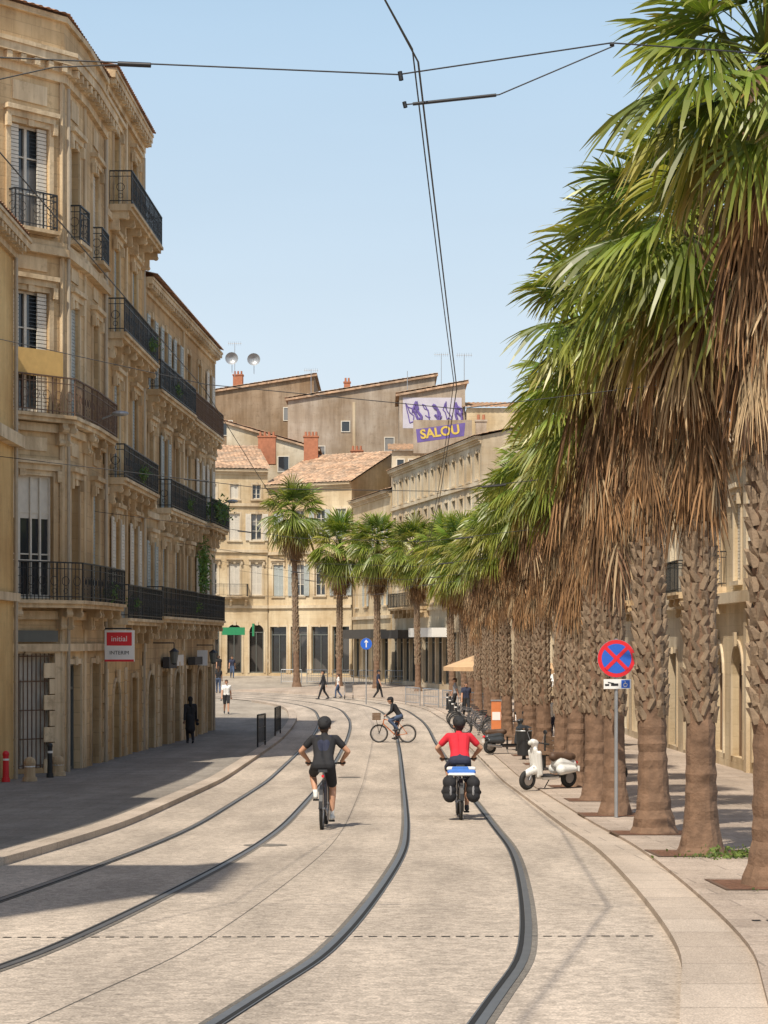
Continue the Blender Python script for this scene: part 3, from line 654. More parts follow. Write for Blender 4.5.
blockb('graffiti_house',1.3,6.9,170,180,0,Z(20.9),Z(22.0),'wall_grey',extra=exM)
blockb('rear_house',6.95,12,168,180,0,Z(19.5),Z(19.5),'wall_cream',wins=((1,Z(15),0.8,1.2),(3,Z(15),0.8,1.2)))
blockb('rear_house',0.6,9.0,152,166,0,Z(14.4),Z(14.4),'wall_pale',wins=tuple((0.4+i*0.9,Z(12.5),0.5,1.2) for i in range(6)))
b=Batch(); b.cube('wall_grey',(2.2,150.0,Z(14.0)),(6.6,150.4,Z(16.5))); pw=finish('parapet_wall',b,(4.2,150,0))
b2=Batch(); b2.poly('graffiti_purple',[(2.5,149.99,Z(14.8)),(6.0,149.99,Z(15.3)),(6.1,149.99,Z(16.3)),(2.4,149.99,Z(15.8))]); b2.build(pw,{'graffiti_purple':'painted_band'})
def text(s,size,loc,rot,mat,parent,ext=0.005,name='lettering',bold=0.0):
    c=bpy.data.curves.new(name,'FONT'); c.body=s; c.size=size; c.extrude=ext; c.align_x='CENTER'; c.align_y='CENTER'; c.offset=bold; c.materials.append(MATS[mat])
    o=bpy.data.objects.new(name,c); o.rotation_euler=rot; o.location=Vector(loc)-parent.location; return link(o,parent)
text('SALOU',0.95,(4.2,149.97,Z(15.58)),(math.pi/2,math.radians(-8),0),'graffiti_yellow',pw,bold=0.03)
b=Batch(); r=random.Random(5)
for i in range(26):
    x=-110+i*9+r.uniform(-2,2); y=240+r.uniform(-10,30); h=r.uniform(9,16)
    if -45<x<25: h=r.uniform(10,22)
    k=r.choice(['wall_cream','wall_pale','wall_brown'])
    b.cube(k,(x,y,0),(x+r.uniform(8,12),y+12,h)); corr(b,'tiles',(x-0.3,y-0.4,h),(11,0,0),(0,12,2.0),0.6,0.08)
finish('distant_town_houses',b,(0,250,0))
simple('street_building',(-36,96),(-17.2,97.5),10,-3,Z(10),[(-2,1.0,dict(kind='shop',glass='shopglass',frame='frame_dark',w=1.6)),(Z(1.8),Z(4.2),dict(hood=True)),(Z(5.8),Z(8),dict())],3.0,'wall_cream',shut='shutter')
# ------------------------------------------------------------------ PALMS
leafmat('palm_leaf',0.35,0.38); leafmat('dry_leaf',0.0,0.85)
gm('palm_bark',(0.19,0.115,0.072),0.95,var=0.6,scale=7,bump=1.0,bscale=25)
gm('palm_boot',(0.25,0.18,0.12),0.95,var=0.55,scale=9,bump=0.6,bscale=40)
def frond(V,F,Cc,r,org,az,el,Lp,Rf,span,n,droop,col,tipc,wf=1.0,split=0.35):
    d=Vector((math.cos(az)*math.cos(el),math.sin(az)*math.cos(el),math.sin(el)))
    S=Vector((-math.sin(az),math.cos(az),0)); roll=r.uniform(-0.5,0.5); U=d.cross(S)*-1
    if U.z<0 and abs(el)<1.2: U=-U
    S2=(S*math.cos(roll)+U*math.sin(roll)).normalized(); U2=d.cross(S2)
    def sag(p,t): return p-Vector((0,0,droop*0.25*t*t))
    hub=sag(org+d*Lp,1.0)
    pr=None
    for k in range(3):
        t=k/2; p=sag(org+d*Lp*t,t); w=0.028*(1-0.55*t)
        q=[p+S2*w,p-S2*w,p+U2*w*0.7]
        i0=len(V); V.extend(q); Cc.extend([(col[0]*1.3,col[1]*1.1,col[2],1)]*3)
        if pr is not None:
            for a in range(3): F.append((pr+a,pr+(a+1)%3,i0+(a+1)%3,i0+a))
        pr=i0
    df=(hub-sag(org+d*Lp*0.7,0.7)).normalized(); S3=(S2-df*S2.dot(df)).normalized(); U3=df.cross(S3)
    da=span/n
    for i in range(n):
        a=-span/2+da*(i+0.5)+r.uniform(-0.02,0.02)
        dr=df*math.cos(a)+S3*math.sin(a); pe=-df*math.sin(a)+S3*math.cos(a)
        tilt=0.6*(1 if i%2 else -1); pe=pe*math.cos(tilt)+U3*math.sin(tilt)
        Rl=Rf*(0.72+0.28*math.cos(a*0.75))*r.uniform(0.88,1.08); dd=droop*r.uniform(0.6,1.6)
        prev=None; br=r.uniform(0.72,1.22); tn=Rl*math.tan(da/2)*wf
        for t,w in ((0.03,0.012),(0.38,0.36*tn),(0.65,0.45*tn),(0.86,0.28*tn),(1.0,0.002)):
            x=Rl*t; p=hub+dr*x-Vector((0,0,dd*0.55*(max(0,t-0.2))**2*Rl*1.6))+U3*(-0.18*Rl*(math.sin(a)**2)*t)
            i0=len(V); V.append(p+pe*w); V.append(p-pe*w)
            m=max(0,(t-0.5)*2); c=[(col[q]*(1-m)+tipc[q]*m)*br for q in range(3)]+[1]; Cc.append(c); Cc.append(c)
            if prev is not None: F.append((prev,prev+1,i0+1,i0))
            prev=i0
def crown_mesh(seed):
    r=random.Random(seed); V=[];F=[];Cc=[]
    n=56
    for i in range(n):
        t=(i+0.5)/n; el=math.radians(82-144*t+r.uniform(-11,11)); az=i*2.39996+r.uniform(-0.35,0.35)
        g=r.uniform(0.6,1.35); col=(0.125*g+0.02*t,0.205*g,0.034*g); tip=(0.30*g,0.31*g,0.065*g)
        k=r.random()
        if k<0.16: col=(0.22*g,0.25*g,0.05*g); tip=(0.42*g,0.36*g,0.12*g)
        if t>0.92: col=(0.24*g,0.20*g,0.07*g); tip=(0.38*g,0.29*g,0.13*g)
        frond(V,F,Cc,r,Vector((0,0,0.25*(1-t))),az,el,r.uniform(0.7,1.15),r.uniform(0.75,1.08),math.radians(r.uniform(160,235)),24,0.3+0.45*t,col,tip)
    return mesh_data('fronds',V,F,['palm_leaf'],cols=Cc)
def skirt_mesh(seed,Ls=3.3):
    r=random.Random(seed); V=[];F=[];Cc=[]
    n=int(38*Ls)
    for i in range(n):
        t=(i/n)**0.95; z=-0.15-(Ls-0.6)*t; az=i*2.39996+r.uniform(-0.5,0.5)
        el=math.radians(-52-22*min(1,t*2.0)+r.uniform(-10,12)); g=r.uniform(0.4,1.35)
        k=r.random(); col=(0.27*g,0.150*g,0.068*g) if k<0.65 else (0.36*g,0.26*g,0.15*g) if k<0.88 else (0.14*g,0.075*g,0.04*g)
        tip=(col[0]*1.35,col[1]*1.32,col[2]*1.3)
        frond(V,F,Cc,r,Vector((0.16*math.cos(az),0.16*math.sin(az),z)),az,el,r.uniform(0.3,0.6)*(1-0.35*t),r.uniform(0.5,0.9)*(1-0.2*t),math.radians(r.uniform(40,110)),13,1.0,col,tip,wf=0.9)
    return mesh_data('dead_frond_skirt',V,F,['dry_leaf'],cols=Cc)
def trunk_mesh(seed,H=8.4):
    r=random.Random(seed); V=[];F=[]; n=20; rows=70
    for j in range(rows+1):
        z=-0.15+(H+0.15)*j/rows; rad=0.165+0.035*max(0,1-z/4)+0.13*math.exp(-max(0,z)/0.28)
        rad*=1+0.04*math.sin(z*23+seed)
        for i in range(n):
            a=2*math.pi*i/n; q=rad*(1+0.035*math.sin(5*a+seed)+r.uniform(-0.035,0.035)); V.append((q*math.cos(a),q*math.sin(a),z))
    F=[(j*n+i,j*n+(i+1)%n,(j+1)*n+(i+1)%n,(j+1)*n+i) for j in range(rows) for i in range(n)]; fm=[0]*len(F)
    z=1.4+r.uniform(-0.3,0.4); row=0
    while z<5.4:
        m=9; fade=min(1,(z-1.0)/0.8)
        for i in range(m):
            if r.random()<0.06+0.3*(1-fade): continue
            a=2*math.pi*(i+0.5*(row%2))/m+r.uniform(-0.09,0.09); R0=0.165+0.03*max(0,1-z/4)
            zz=z+r.uniform(-0.04,0.04); hw=0.052*r.uniform(0.8,1.15); hh=r.uniform(0.12,0.21); o=r.uniform(0.025,0.085)*fade
            D_=Vector((math.cos(a),math.sin(a),0)); S_=Vector((-math.sin(a),math.cos(a),0)); c=D_*R0+Vector((0,0,zz))
            lean=S_*(0.05*(1 if row%2 else -1))
            P=[c-S_*hw*1.2-D_*0.03,c+S_*hw*1.2-D_*0.03,c+S_*hw*0.6+D_*o+Vector((0,0,hh))+lean,c-S_*hw*0.6+D_*o+Vector((0,0,hh))+lean,
               c+S_*hw*0.5+D_*(o-0.045)+Vector((0,0,hh))+lean,c-S_*hw*0.5+D_*(o-0.045)+Vector((0,0,hh))+lean,c+D_*0.035+Vector((0,0,-0.02))]
            i0=len(V); V.extend(P)
            for fc in ((0,6,3),(6,1,2),(6,2,3),(3,2,4,5),(1,4,2),(0,3,5),(0,5,4,1)): F.append(tuple(i0+q for q in fc)); fm.append(1)
        z+=0.115; row+=1
    return mesh_data('trunk',V,F,['palm_bark','palm_boot'],fm=fm,smooth=False)
CR=[crown_mesh(s) for s in (1,2,3)]; SK=[skirt_mesh(s) for s in (4,5,6)]; TK=[trunk_mesh(s) for s in (7,8,9)]
SKS=[skirt_mesh(s,2.2) for s in (14,)]
prnd=random.Random(77)
def palm(x,y,ch,i,wide=1.0,small_skirt=False,pav=0.1,bot=4.3):
    rn=prnd
    e=empty('palm_tree',(x,y,zg(y)+pav)); e.rotation_euler=(rn.uniform(-0.03,0.03),-0.008+rn.uniform(-0.03,0.03),0)
    t=link(bpy.data.objects.new('trunk',TK[i%3]),e); t.rotation_euler[2]=rn.uniform(0,6); tw=rn.uniform(0.92,1.12); t.scale=(tw,tw,ch/8.4) 
    s=link(bpy.data.objects.new('dead_frond_skirt',SKS[0] if small_skirt else SK[(i+1)%3]),e); s.location=(0,0,ch-0.35); s.rotation_euler[2]=rn.uniform(0,6); sw=1.3 if small_skirt else rn.uniform(0.86,0.98); s.scale=(sw,sw,1 if small_skirt else (ch-0.35-bot+rn.uniform(-0.55,0.35))/3.6)
    c=link(bpy.data.objects.new('fronds',CR[(i*2+1)%3]),e); c.location=(0,0,ch); c.rotation_euler[2]=rn.uniform(0,6); q=wide*rn.uniform(0.92,1.07); c.scale=(q,q,q*1.03)
    return e
row=[(3.74,19.0,7.7),(3.76,23.7,7.4),(3.84,28.4,8.1),(3.92,33.9,8.35),(4.15,39.0,7.9),(4.33,45.2,8.3),(4.5,50.7,7.9),(4.6,57.2,8.2),(4.62,62.8,7.9),(4.7,69.7,8.2),(4.7,76,7.9),(4.66,83.3,8.1),(4.7,90,8.0),(4.6,98,8.1),(4.6,106,7.9)]
for i,(x,y,h) in enumerate(row):
    palm(x,y,h,i,0.93)
for i,(x,y) in enumerate([(a[0],a[1]) for a in row]+[(4.2,12.6)]):
    b=Batch(); z=zg(y)+0.1
    def q(x0,x1,y0,y1,dz): return [(x0,y0,zg(y0)+0.095+dz),(x1,y0,zg(y0)+0.095+dz),(x1,y1,zg(y1)+0.095+dz),(x0,y1,zg(y1)+0.095+dz)]
    b.poly('soil',q(x-0.55,x+0.55,y-0.6,y+0.6,0.005))
    for (a,c,d,e2) in ((x-0.6,x+0.6,y-0.65,y-0.6),(x-0.6,x+0.6,y+0.6,y+0.65),(x-0.6,x-0.55,y-0.6,y+0.6),(x+0.55,x+0.6,y-0.6,y+0.6)): b.poly('iron_rust',q(a,c,d,e2,0.008))
    b.build(empty('tree_pit',(x,y,z)),{'soil':'soil','iron_rust':'edging'})
for i,(x,y,h) in enumerate([(-6.1,140,12.0),(-3.1,138,9.7),(-0.5,134,9.6),(2.2,129,9.1),(4.2,122,8.8),(4.6,114,8.4)]): palm(x,y,h,i,1.3,True,0.0)
def clump(name,c,rad,n,colr,size=0.06,seed=0,hang=0):
    r=random.Random(seed); V=[];F=[];Cc=[]
    for i in range(n):
        p=Vector((r.gauss(0,0.5)*rad[0],r.gauss(0,0.5)*rad[1],r.gauss(0,0.5)*rad[2]))
        a=Vector((r.uniform(-1,1),r.uniform(-1,1),r.uniform(-1,1))).normalized(); bb=a.orthogonal().normalized(); s=size*r.uniform(0.6,1.4); g=r.uniform(0.5,1.5)
        i0=len(V); V.extend([p,p+a*s+bb*s*0.4,p+a*s*2,p+a*s-bb*s*0.4]); F.append((i0,i0+1,i0+2,i0+3)); Cc.extend([(colr[0]*g,colr[1]*g,colr[2]*g,1)]*4)
    o=mobj(name,V,F,['palm_leaf'],cols=Cc); o.location=c; return o
clump('balcony_plant',(-6.7,80.5,Z(5.2)),(0.4,1.5,0.4),900,(0.07,0.13,0.03),0.08,1)
clump('ivy',(-7.2,79.5,Z(2.9)),(0.2,1.0,1.2),900,(0.09,0.17,0.03),0.08,2)
clump('grass_tuft',(4.15,22.9,zg(22.9)+0.13),(0.7,0.3,0.06),500,(0.12,0.17,0.04),0.035,3)
clump('grass_tuft',(4.1,18.3,zg(18.3)+0.13),(0.5,0.25,0.05),300,(0.12,0.17,0.04),0.03,9)
for (px,py,ph,s_) in ((-7.5,62.3,5.2,4),(-7.5,64.5,9.5,11),(-7.6,60.5,1.1,12),(-7.35,70.5,8.8,13),(-7.2,73.5,5.0,14),(-7.75,56.5,1.35,15),(-7.1,75,1.2,16)):
    clump('balcony_plant',(px,py,Z(ph)),(0.18,0.5,0.22),260,(0.07,0.13,0.03),0.05,s_)
clump('balcony_plant',(5.2,132,Z(3.0)),(0.5,3,0.5),500,(0.07,0.13,0.03),0.12,5)
# ------------------------------------------------------------------ PEOPLE
def cap(V,F,p0,r0,p1,r1,n=12):
    p0=Vector(p0);p1=Vector(p1); ax=p1-p0
    if ax.length<1e-4: ax=Vector((0,0,1e-4)); p1=p0+ax
    a0=ax.normalized(); a=a0.orthogonal().normalized(); c=a0.cross(a); base=len(V); rings=[]
    for k in range(5): t=-math.pi/2+math.pi/2*(k+0.15)/4.15; rings.append((p0+a0*r0*math.sin(t),r0*math.cos(t)))
    for k in range(5): t=math.pi/2*(k)/4.15; rings.append((p1+a0*r1*math.sin(t),r1*math.cos(t)))
    for p,r in rings:
        for i in range(n):
            t=2*math.pi*i/n; V.append(p+(a*math.cos(t)+c*math.sin(t))*r)
    m=len(rings)
    for j in range(m-1):
        for i in range(n): F.append((base+j*n+i,base+j*n+(i+1)%n,base+(j+1)*n+(i+1)%n,base+(j+1)*n+i))
    F.append(tuple(base+i for i in range(n-1,-1,-1))); F.append(tuple(base+(m-1)*n+i for i in range(n)))
def blob(name,prims,parent,voxel=0.011,smooth=2):
    V=[];F=[]
    for p in prims: cap(V,F,p[0],p[1],p[2],p[3])
    me=bpy.data.meshes.new('tmp'); me.from_pydata([tuple(v) for v in V],[],F); ob=bpy.data.objects.new('tmp',me); scene.collection.objects.link(ob)
    m=ob.modifiers.new('r','REMESH'); m.mode='VOXEL'; m.voxel_size=voxel
    if smooth: s=ob.modifiers.new('s','SMOOTH'); s.iterations=smooth; s.factor=0.5
    dg=bpy.context.evaluated_depsgraph_get(); me2=bpy.data.meshes.new_from_object(ob.evaluated_get(dg)); bpy.data.objects.remove(ob)
    keys=[]; 
    for p in prims:
        if p[4] not in keys: keys.append(p[4])
    me2.materials.clear()
    for k in keys: me2.materials.append(MATS[k])
    nf=len(me2.polygons); cs=np.empty(nf*3); me2.polygons.foreach_get('center',cs); cs=cs.reshape(-1,3)
    best=np.full(nf,1e9); idx=np.zeros(nf,int)
    for p in prims:
        a=np.array(p[0]);c=np.array(p[2]); ab=c-a; L=max(1e-9,ab@ab); t=np.clip(((cs-a)@ab)/L,0,1)
        d=np.linalg.norm(cs-(a+t[:,None]*ab),axis=1)-(p[1]+(p[3]-p[1])*t)
        mk=d<best; best[mk]=d[mk]; idx[mk]=keys.index(p[4])
    me2.polygons.foreach_set('material_index',idx.astype(np.int32)); me2.polygons.foreach_set('use_smooth',[True]*nf); me2.name=name
    return link(bpy.data.objects.new(name,me2),parent)
def ik(a,b,l1,l2,pole):
    a=Vector(a);b=Vector(b); d=b-a; L=min(d.length,(l1+l2)*0.999); dn=d.normalized(); x=(L*L+l1*l1-l2*l2)/(2*L); h=math.sqrt(max(0,l1*l1-x*x))
    p=Vector(pole); p=(p-dn*p.dot(dn)).normalized(); return a+dn*x+p*h
def seg(P,p0,r0,p1,r1,k): P.append((tuple(p0),r0,tuple(p1),r1,k))
def lerp(a,b,t): return Vector(a)*(1-t)+Vector(b)*t
def hand(P,w,d,side,k,curl=0.5,down=Vector((0,0,-1))):
    d=Vector(d).normalized(); s=Vector(side).normalized(); dn=down
    pc=Vector(w)+d*0.05; seg(P,w,0.024,pc+d*0.02,0.03,k); seg(P,pc-s*0.02,0.02,pc+s*0.02,0.02,k)
    for i,L in enumerate((0.065,0.075,0.07,0.055)):
        b0=pc+d*0.03+s*(-0.03+0.02*i); m=b0+(d*(1-curl)+dn*curl).normalized()*L*0.55; e=m+(d*(1-curl*1.6)+dn*curl*1.4).normalized()*L*0.5
        seg(P,b0,0.0095,m,0.009,k); seg(P,m,0.009,e,0.0075,k)
    t0=pc-s*0.03; t1=t0+(d*0.6-s*0.6+dn*0.4).normalized()*0.035; seg(P,t0,0.012,t1,0.0105,k); seg(P,t1,0.0105,t1+(d+dn*0.5).normalized()*0.028,0.009,k)
def head(P,c,fd,skin,hair,helmet=None,long=False,s=1.0,cap_=None):
    c=Vector(c); f=Vector(fd).normalized(); u=Vector((0,0,1)); u=(u-f*u.dot(f)).normalized(); r=f.cross(u)
    seg(P,c-f*0.022*s+u*0.03*s,0.088*s,c+f*0.02*s+u*0.03*s,0.084*s,skin)
    seg(P,c+f*0.03*s-u*0.02*s,0.066*s,c+f*0.045*s-u*0.075*s,0.042*s,skin)
    seg(P,c+f*0.1*s+u*0.01*s,0.010*s,c+f*0.118*s-u*0.022*s,0.014*s,skin)
    seg(P,c+f*0.087*s-u*0.055*s-r*0.018*s,0.009,c+f*0.087*s-u*0.055*s+r*0.018*s,0.009,'lips')
    for q in (-1,1):
        seg(P,c+r*q*0.088*s+u*0.01*s,0.015*s,c+r*q*0.09*s-u*0.02*s,0.012*s,skin)
        e=c+f*0.092*s+r*q*0.033*s+u*0.012*s; seg(P,e,0.012*s,e+Vector((1e-3,0,0)),0.012*s,'eye')
        seg(P,c+f*0.097*s+r*q*0.018*s+u*0.036*s,0.006,c+f*0.092*s+r*q*0.05*s+u*0.036*s,0.006,hair)
    seg(P,c-f*0.035*s+u*0.045*s,0.094*s,c+f*0.02*s+u*0.06*s,0.084*s,hair); seg(P,c-f*0.05*s-u*0.02*s,0.075*s,c-f*0.04*s+u*0.03*s,0.085*s,hair)
    if long: seg(P,c-f*0.07*s,0.07*s,c-f*0.085*s-u*0.2*s,0.05*s,hair)
    if helmet:
        seg(P,c-f*0.075*s+u*0.05*s,0.094*s,c+f*0.05*s+u*0.075*s,0.088*s,helmet); seg(P,c-f*0.02*s+u*0.075*s,0.112*s,c+f*0.01*s+u*0.08*s,0.108*s,helmet)
        for q in (-1,0,1): seg(P,c-f*0.13*s+u*0.1*s+r*q*0.05*s,0.018,c+f*0.09*s+u*0.135*s+r*q*0.04*s,0.018,helmet)
    if cap_:
        seg(P,c-f*0.03*s+u*0.06*s,0.1*s,c+f*0.02*s+u*0.065*s,0.092*s,cap_); seg(P,c+f*0.09*s+u*0.05*s-r*0.03,0.02,c+f*0.13*s+u*0.045*s+r*0.03,0.016,cap_)
def body(P,J,o):
    sk=o.get('skin','skin'); sh=o['shirt']; pa=o['pants']; W=o.get('w',1.0)
    hl,hr=Vector(J['hl']),Vector(J['hr']); pc=(hl+hr)/2; ch=Vector(J['chest']); sl,sr=Vector(J['sl']),Vector(J['sr']); rt=(sr-sl).normalized(); rh=(hr-hl).normalized()
    seg(P,hl+rh*0.01,0.105*W,hr-rh*0.01,0.105*W,pa)
    up=(ch-pc)
    seg(P,hl+rh*0.03+up*0.06,0.108*W,hr-rh*0.03+up*0.06,0.108*W,pa)
    wa=pc+up*0.42
    for q in (-1,1):
        seg(P,pc+rh*q*0.065*W+up*0.16,0.107*W,wa+rh*q*0.06*W,0.100*W,sh); seg(P,wa+rh*q*0.06*W,0.1*W,ch+rt*q*0.075*W,0.118*W,sh)
        seg(P,ch+rt*q*0.075*W,0.11*W,lerp(sl if q<0 else sr,ch,0.18),0.072*W,sh)
    nk=Vector(J['neck']); hd=Vector(J['head']); seg(P,lerp((sl+sr)/2,nk,0.3),0.075*W,nk,0.058*W,sh); seg(P,nk,0.054*W,hd-Vector((0,0,0.04)),0.052*W,sk)
    seg(P,sl,0.064*W,sr,0.064*W,sh)
    for s_,el,wr,hdn in ((sl,J['el'],J['wl'],-1),(sr,J['er'],J['wr'],1)):
        el=Vector(el);wr=Vector(wr); t=o.get('sleeve',0.6)
        if t<1.0:
            m=lerp(s_,el,t); seg(P,s_,0.064*W,m,0.06*W,sh); seg(P,m,0.048*W,el,0.041*W,sk); seg(P,el,0.042*W,lerp(el,wr,0.3),0.043*W,sk); seg(P,lerp(el,wr,0.3),0.043*W,wr,0.027*W,sk)
        else:
            seg(P,s_,0.066*W,el,0.052*W,sh); seg(P,el,0.052*W,lerp(el,wr,0.92),0.038*W,sh)
        hd_=J.get('hd',None) or (wr-el); hand(P,wr,hd_,rt*1.0 if hdn<0 else -rt,o.get('glove',sk),J.get('curl',0.35),J.get('hdown',Vector((0,0,-1))))
    for h_,kn,an,to in ((hl,J['kl'],J['al'],J['tl']),(hr,J['kr'],J['ar'],J['tr'])):
        kn=Vector(kn);an=Vector(an);to=Vector(to); pl=o.get('plen',0.85)
        if pl<1: 
            m=lerp(h_,kn,pl); seg(P,h_,0.1*W,m,0.083*W,pa); seg(P,m,0.066*W,kn,0.056*W,sk)
            cm=lerp(kn,an,0.3)-(to-an).normalized()*0.012; seg(P,kn,0.055*W,cm,0.056*W,sk); seg(P,cm,0.056*W,an,0.034*W,sk)
        else:
            seg(P,h_,0.1*W,kn,0.07*W,pa); seg(P,kn,0.07*W,lerp(kn,an,0.95),0.052*W,pa)
        if o.get('sock') : seg(P,lerp(kn,an,0.78),0.042*W,an,0.038*W,o['sock'])
        bk=an-(to-an).normalized()*0.04; shk=o.get('shoe','shoe'); dz=Vector((0,0,-0.045))
        seg(P,bk+dz,0.038,lerp(an,to,0.6)+dz*0.9,0.042,shk); seg(P,lerp(an,to,0.6)+dz*0.9,0.04,to+dz*0.9,0.032,shk); seg(P,an,0.042,an+dz*0.5,0.042,shk)
for n_,c_ in (('skin',(0.50,0.27,0.17)),('skin_dark',(0.16,0.08,0.05)),('lips',(0.35,0.12,0.10)),('hair_brown',(0.07,0.04,0.025)),('hair_black',(0.015,0.012,0.01)),('hair_grey',(0.3,0.28,0.26)),
    ('cloth_black',(0.017,0.017,0.02)),('cloth_red',(0.58,0.018,0.035)),('cloth_navy',(0.025,0.03,0.06)),('cloth_white',(0.72,0.71,0.68)),('cloth_grey',(0.25,0.25,0.26)),('cloth_jean',(0.06,0.09,0.16)),('cloth_blue',(0.05,0.16,0.5)),('shoe',(0.05,0.05,0.055)),('shoe_white',(0.6,0.6,0.58)),('helmet_black',(0.02,0.02,0.022))):
    gm(n_,c_,0.55 if 'skin' in n_ else 0.85,var=0.2,scale=10,bump=0.5 if 'cloth' in n_ else 0,bscale=9)
gm('eye',(0.02,0.015,0.01),0.3)
def bicycle(x,y,rz,col,dz=0.0,basket=None,name='bicycle',steer=0.0,tyre=0.022,lean=0.0):
    e=empty(name,(x,y,zg(y)+dz)); e.rotation_euler=(0,lean,rz)
    b=Batch()
    def T(k,p,q,r,r1=None,n=7): b.tube(k,Vector(p),Vector(q),r,r1,n)
    R_=0.335; rc=(0,-0.52,R_+0.01); fc=(0,0.55,R_+0.01)
    for c in (rc,fc):
        b.ring('rubber',c,(1,0,0),R_-tyre*0.4,tyre,30,6); b.ring('steel',c,(1,0,0),R_-0.045,0.012,30,4); T('steel',(c[0]-0.05,c[1],c[2]),(c[0]+0.05,c[1],c[2]),0.02)
        for i in range(20):
            a=2*math.pi*i/20; T('steel',(0.03*(1 if i%2 else -1),c[1],c[2]),(0,c[1]+(R_-0.05)*math.cos(a),c[2]+(R_-0.05)*math.sin(a)),0.0022,None,3)
    bb=(0,-0.08,0.28); st=(0,-0.22,0.78); hd=(0,0.36,0.88); hb=(0,0.40,0.72)
    T(col,bb,st,0.018); T(col,st,hd,0.017); T(col,bb,hb,0.021); T(col,hd,hb,0.021)
    for s in (-1,1):
        T(col,(s*0.05,rc[1],rc[2]),(s*0.02,bb[1],bb[2]),0.011); T(col,(s*0.05,rc[1],rc[2]),(s*0.015,st[1]+0.01,st[2]-0.04),0.009)
        T('black',(s*0.05,fc[1],fc[2]),(s*0.05,0.42,0.7),0.014); T('black',(0,0.41,0.72),(s*0.055,0.42,0.7),0.014)
    T('steel',st,(0,-0.25,0.90),0.014); T('steel',hd,(0,0.35,1.0),0.015); T('black',(-0.12,0.35,1.0),(0.12,0.35,1.0),0.014)
    for s in (-1,1): T('black',(s*0.12,0.35,1.0),(s*0.30,0.30,1.01),0.014); T('rubber',(s*0.2,0.325,1.005),(s*0.32,0.295,1.01),0.018)
    b.hexa('black',[(-0.075,-0.38,0.90),(0.075,-0.38,0.90),(0.02,-0.12,0.90),(-0.02,-0.12,0.90),(-0.07,-0.37,0.945),(0.07,-0.37,0.945),(0.018,-0.12,0.935),(-0.018,-0.12,0.935)])
    b.ring('steel',(0.045,bb[1],bb[2]),(1,0,0),0.085,0.008,20,4); T('steel',(-0.07,bb[1],bb[2]),(0.07,bb[1],bb[2]),0.018)
    T('steel',(0.07,-0.08,0.28),(0.07,-0.05,0.115),0.011); T('steel',(-0.07,-0.08,0.28),(-0.07,-0.11,0.445),0.011)
    b.cube('black',(0.08,-0.09,0.1),(0.17,-0.0,0.125)); b.cube('black',(-0.17,-0.15,0.435),(-0.08,-0.06,0.46))
    pr=None
    for i in range(9):
        a=math.radians(40+i*17); p=Vector((0,rc[1]+0.37*math.cos(a),rc[2]+0.37*math.sin(a)))
        if pr: b.hexa('black',[pr+Vector((-.03,0,0)),pr+Vector((.03,0,0)),p+Vector((.03,0,0)),p+Vector((-.03,0,0)),pr*1+Vector((-.028,0,0.008)),pr+Vector((.028,0,0.008)),p+Vector((.028,0,0.008)),p+Vector((-.028,0,0.008))])
        pr=p
    b.cube('red_paint',(-0.02,-0.36,0.82),(0.02,-0.34,0.86))
    if basket=='crate':
        z0=0.86
        for i in range(5): 
            z=z0+i*0.055; b.cube('wood_door',(-0.2,0.5,z),(0.2,0.515,z+0.035)); b.cube('wood_door',(-0.2,0.78,z),(0.2,0.795,z+0.035)); b.cube('wood_door',(-0.2,0.515,z),(-0.185,0.78,z+0.035)); b.cube('wood_door',(0.185,0.515,z),(0.2,0.78,z+0.035))
        b.cube('wood_door',(-0.185,0.515,z0),(0.185,0.78,z0+0.01)); T('black',(0,0.65,0.86),(0,0.55,0.36),0.01)
    if basket=='panniers':
        for s in (-1,1):
            T('black',(s*0.06,-0.3,0.74),(s*0.06,-0.85,0.74),0.008); T('black',(s*0.06,-0.7,0.74),(s*0.05,-0.52,0.345),0.007)
        T('black',(-0.06,-0.85,0.74),(0.06,-0.85,0.74),0.008)
    for k,(Vv,Ff) in b.d.items(): mobj({'rubber':'tyres','steel':'wheels_and_drivetrain','black':'handlebar_and_saddle'}.get(k,k+'_part' if k!=col else 'frame_tubes'),Vv,Ff,[k],e,smooth=k in('rubber',))
    return e
for n_,c_ in (('bike_grey',(0.12,0.12,0.13)),('bike_orange',(0.5,0.14,0.03)),('bike_white',(0.6,0.6,0.6))): gm(n_,c_,0.35)
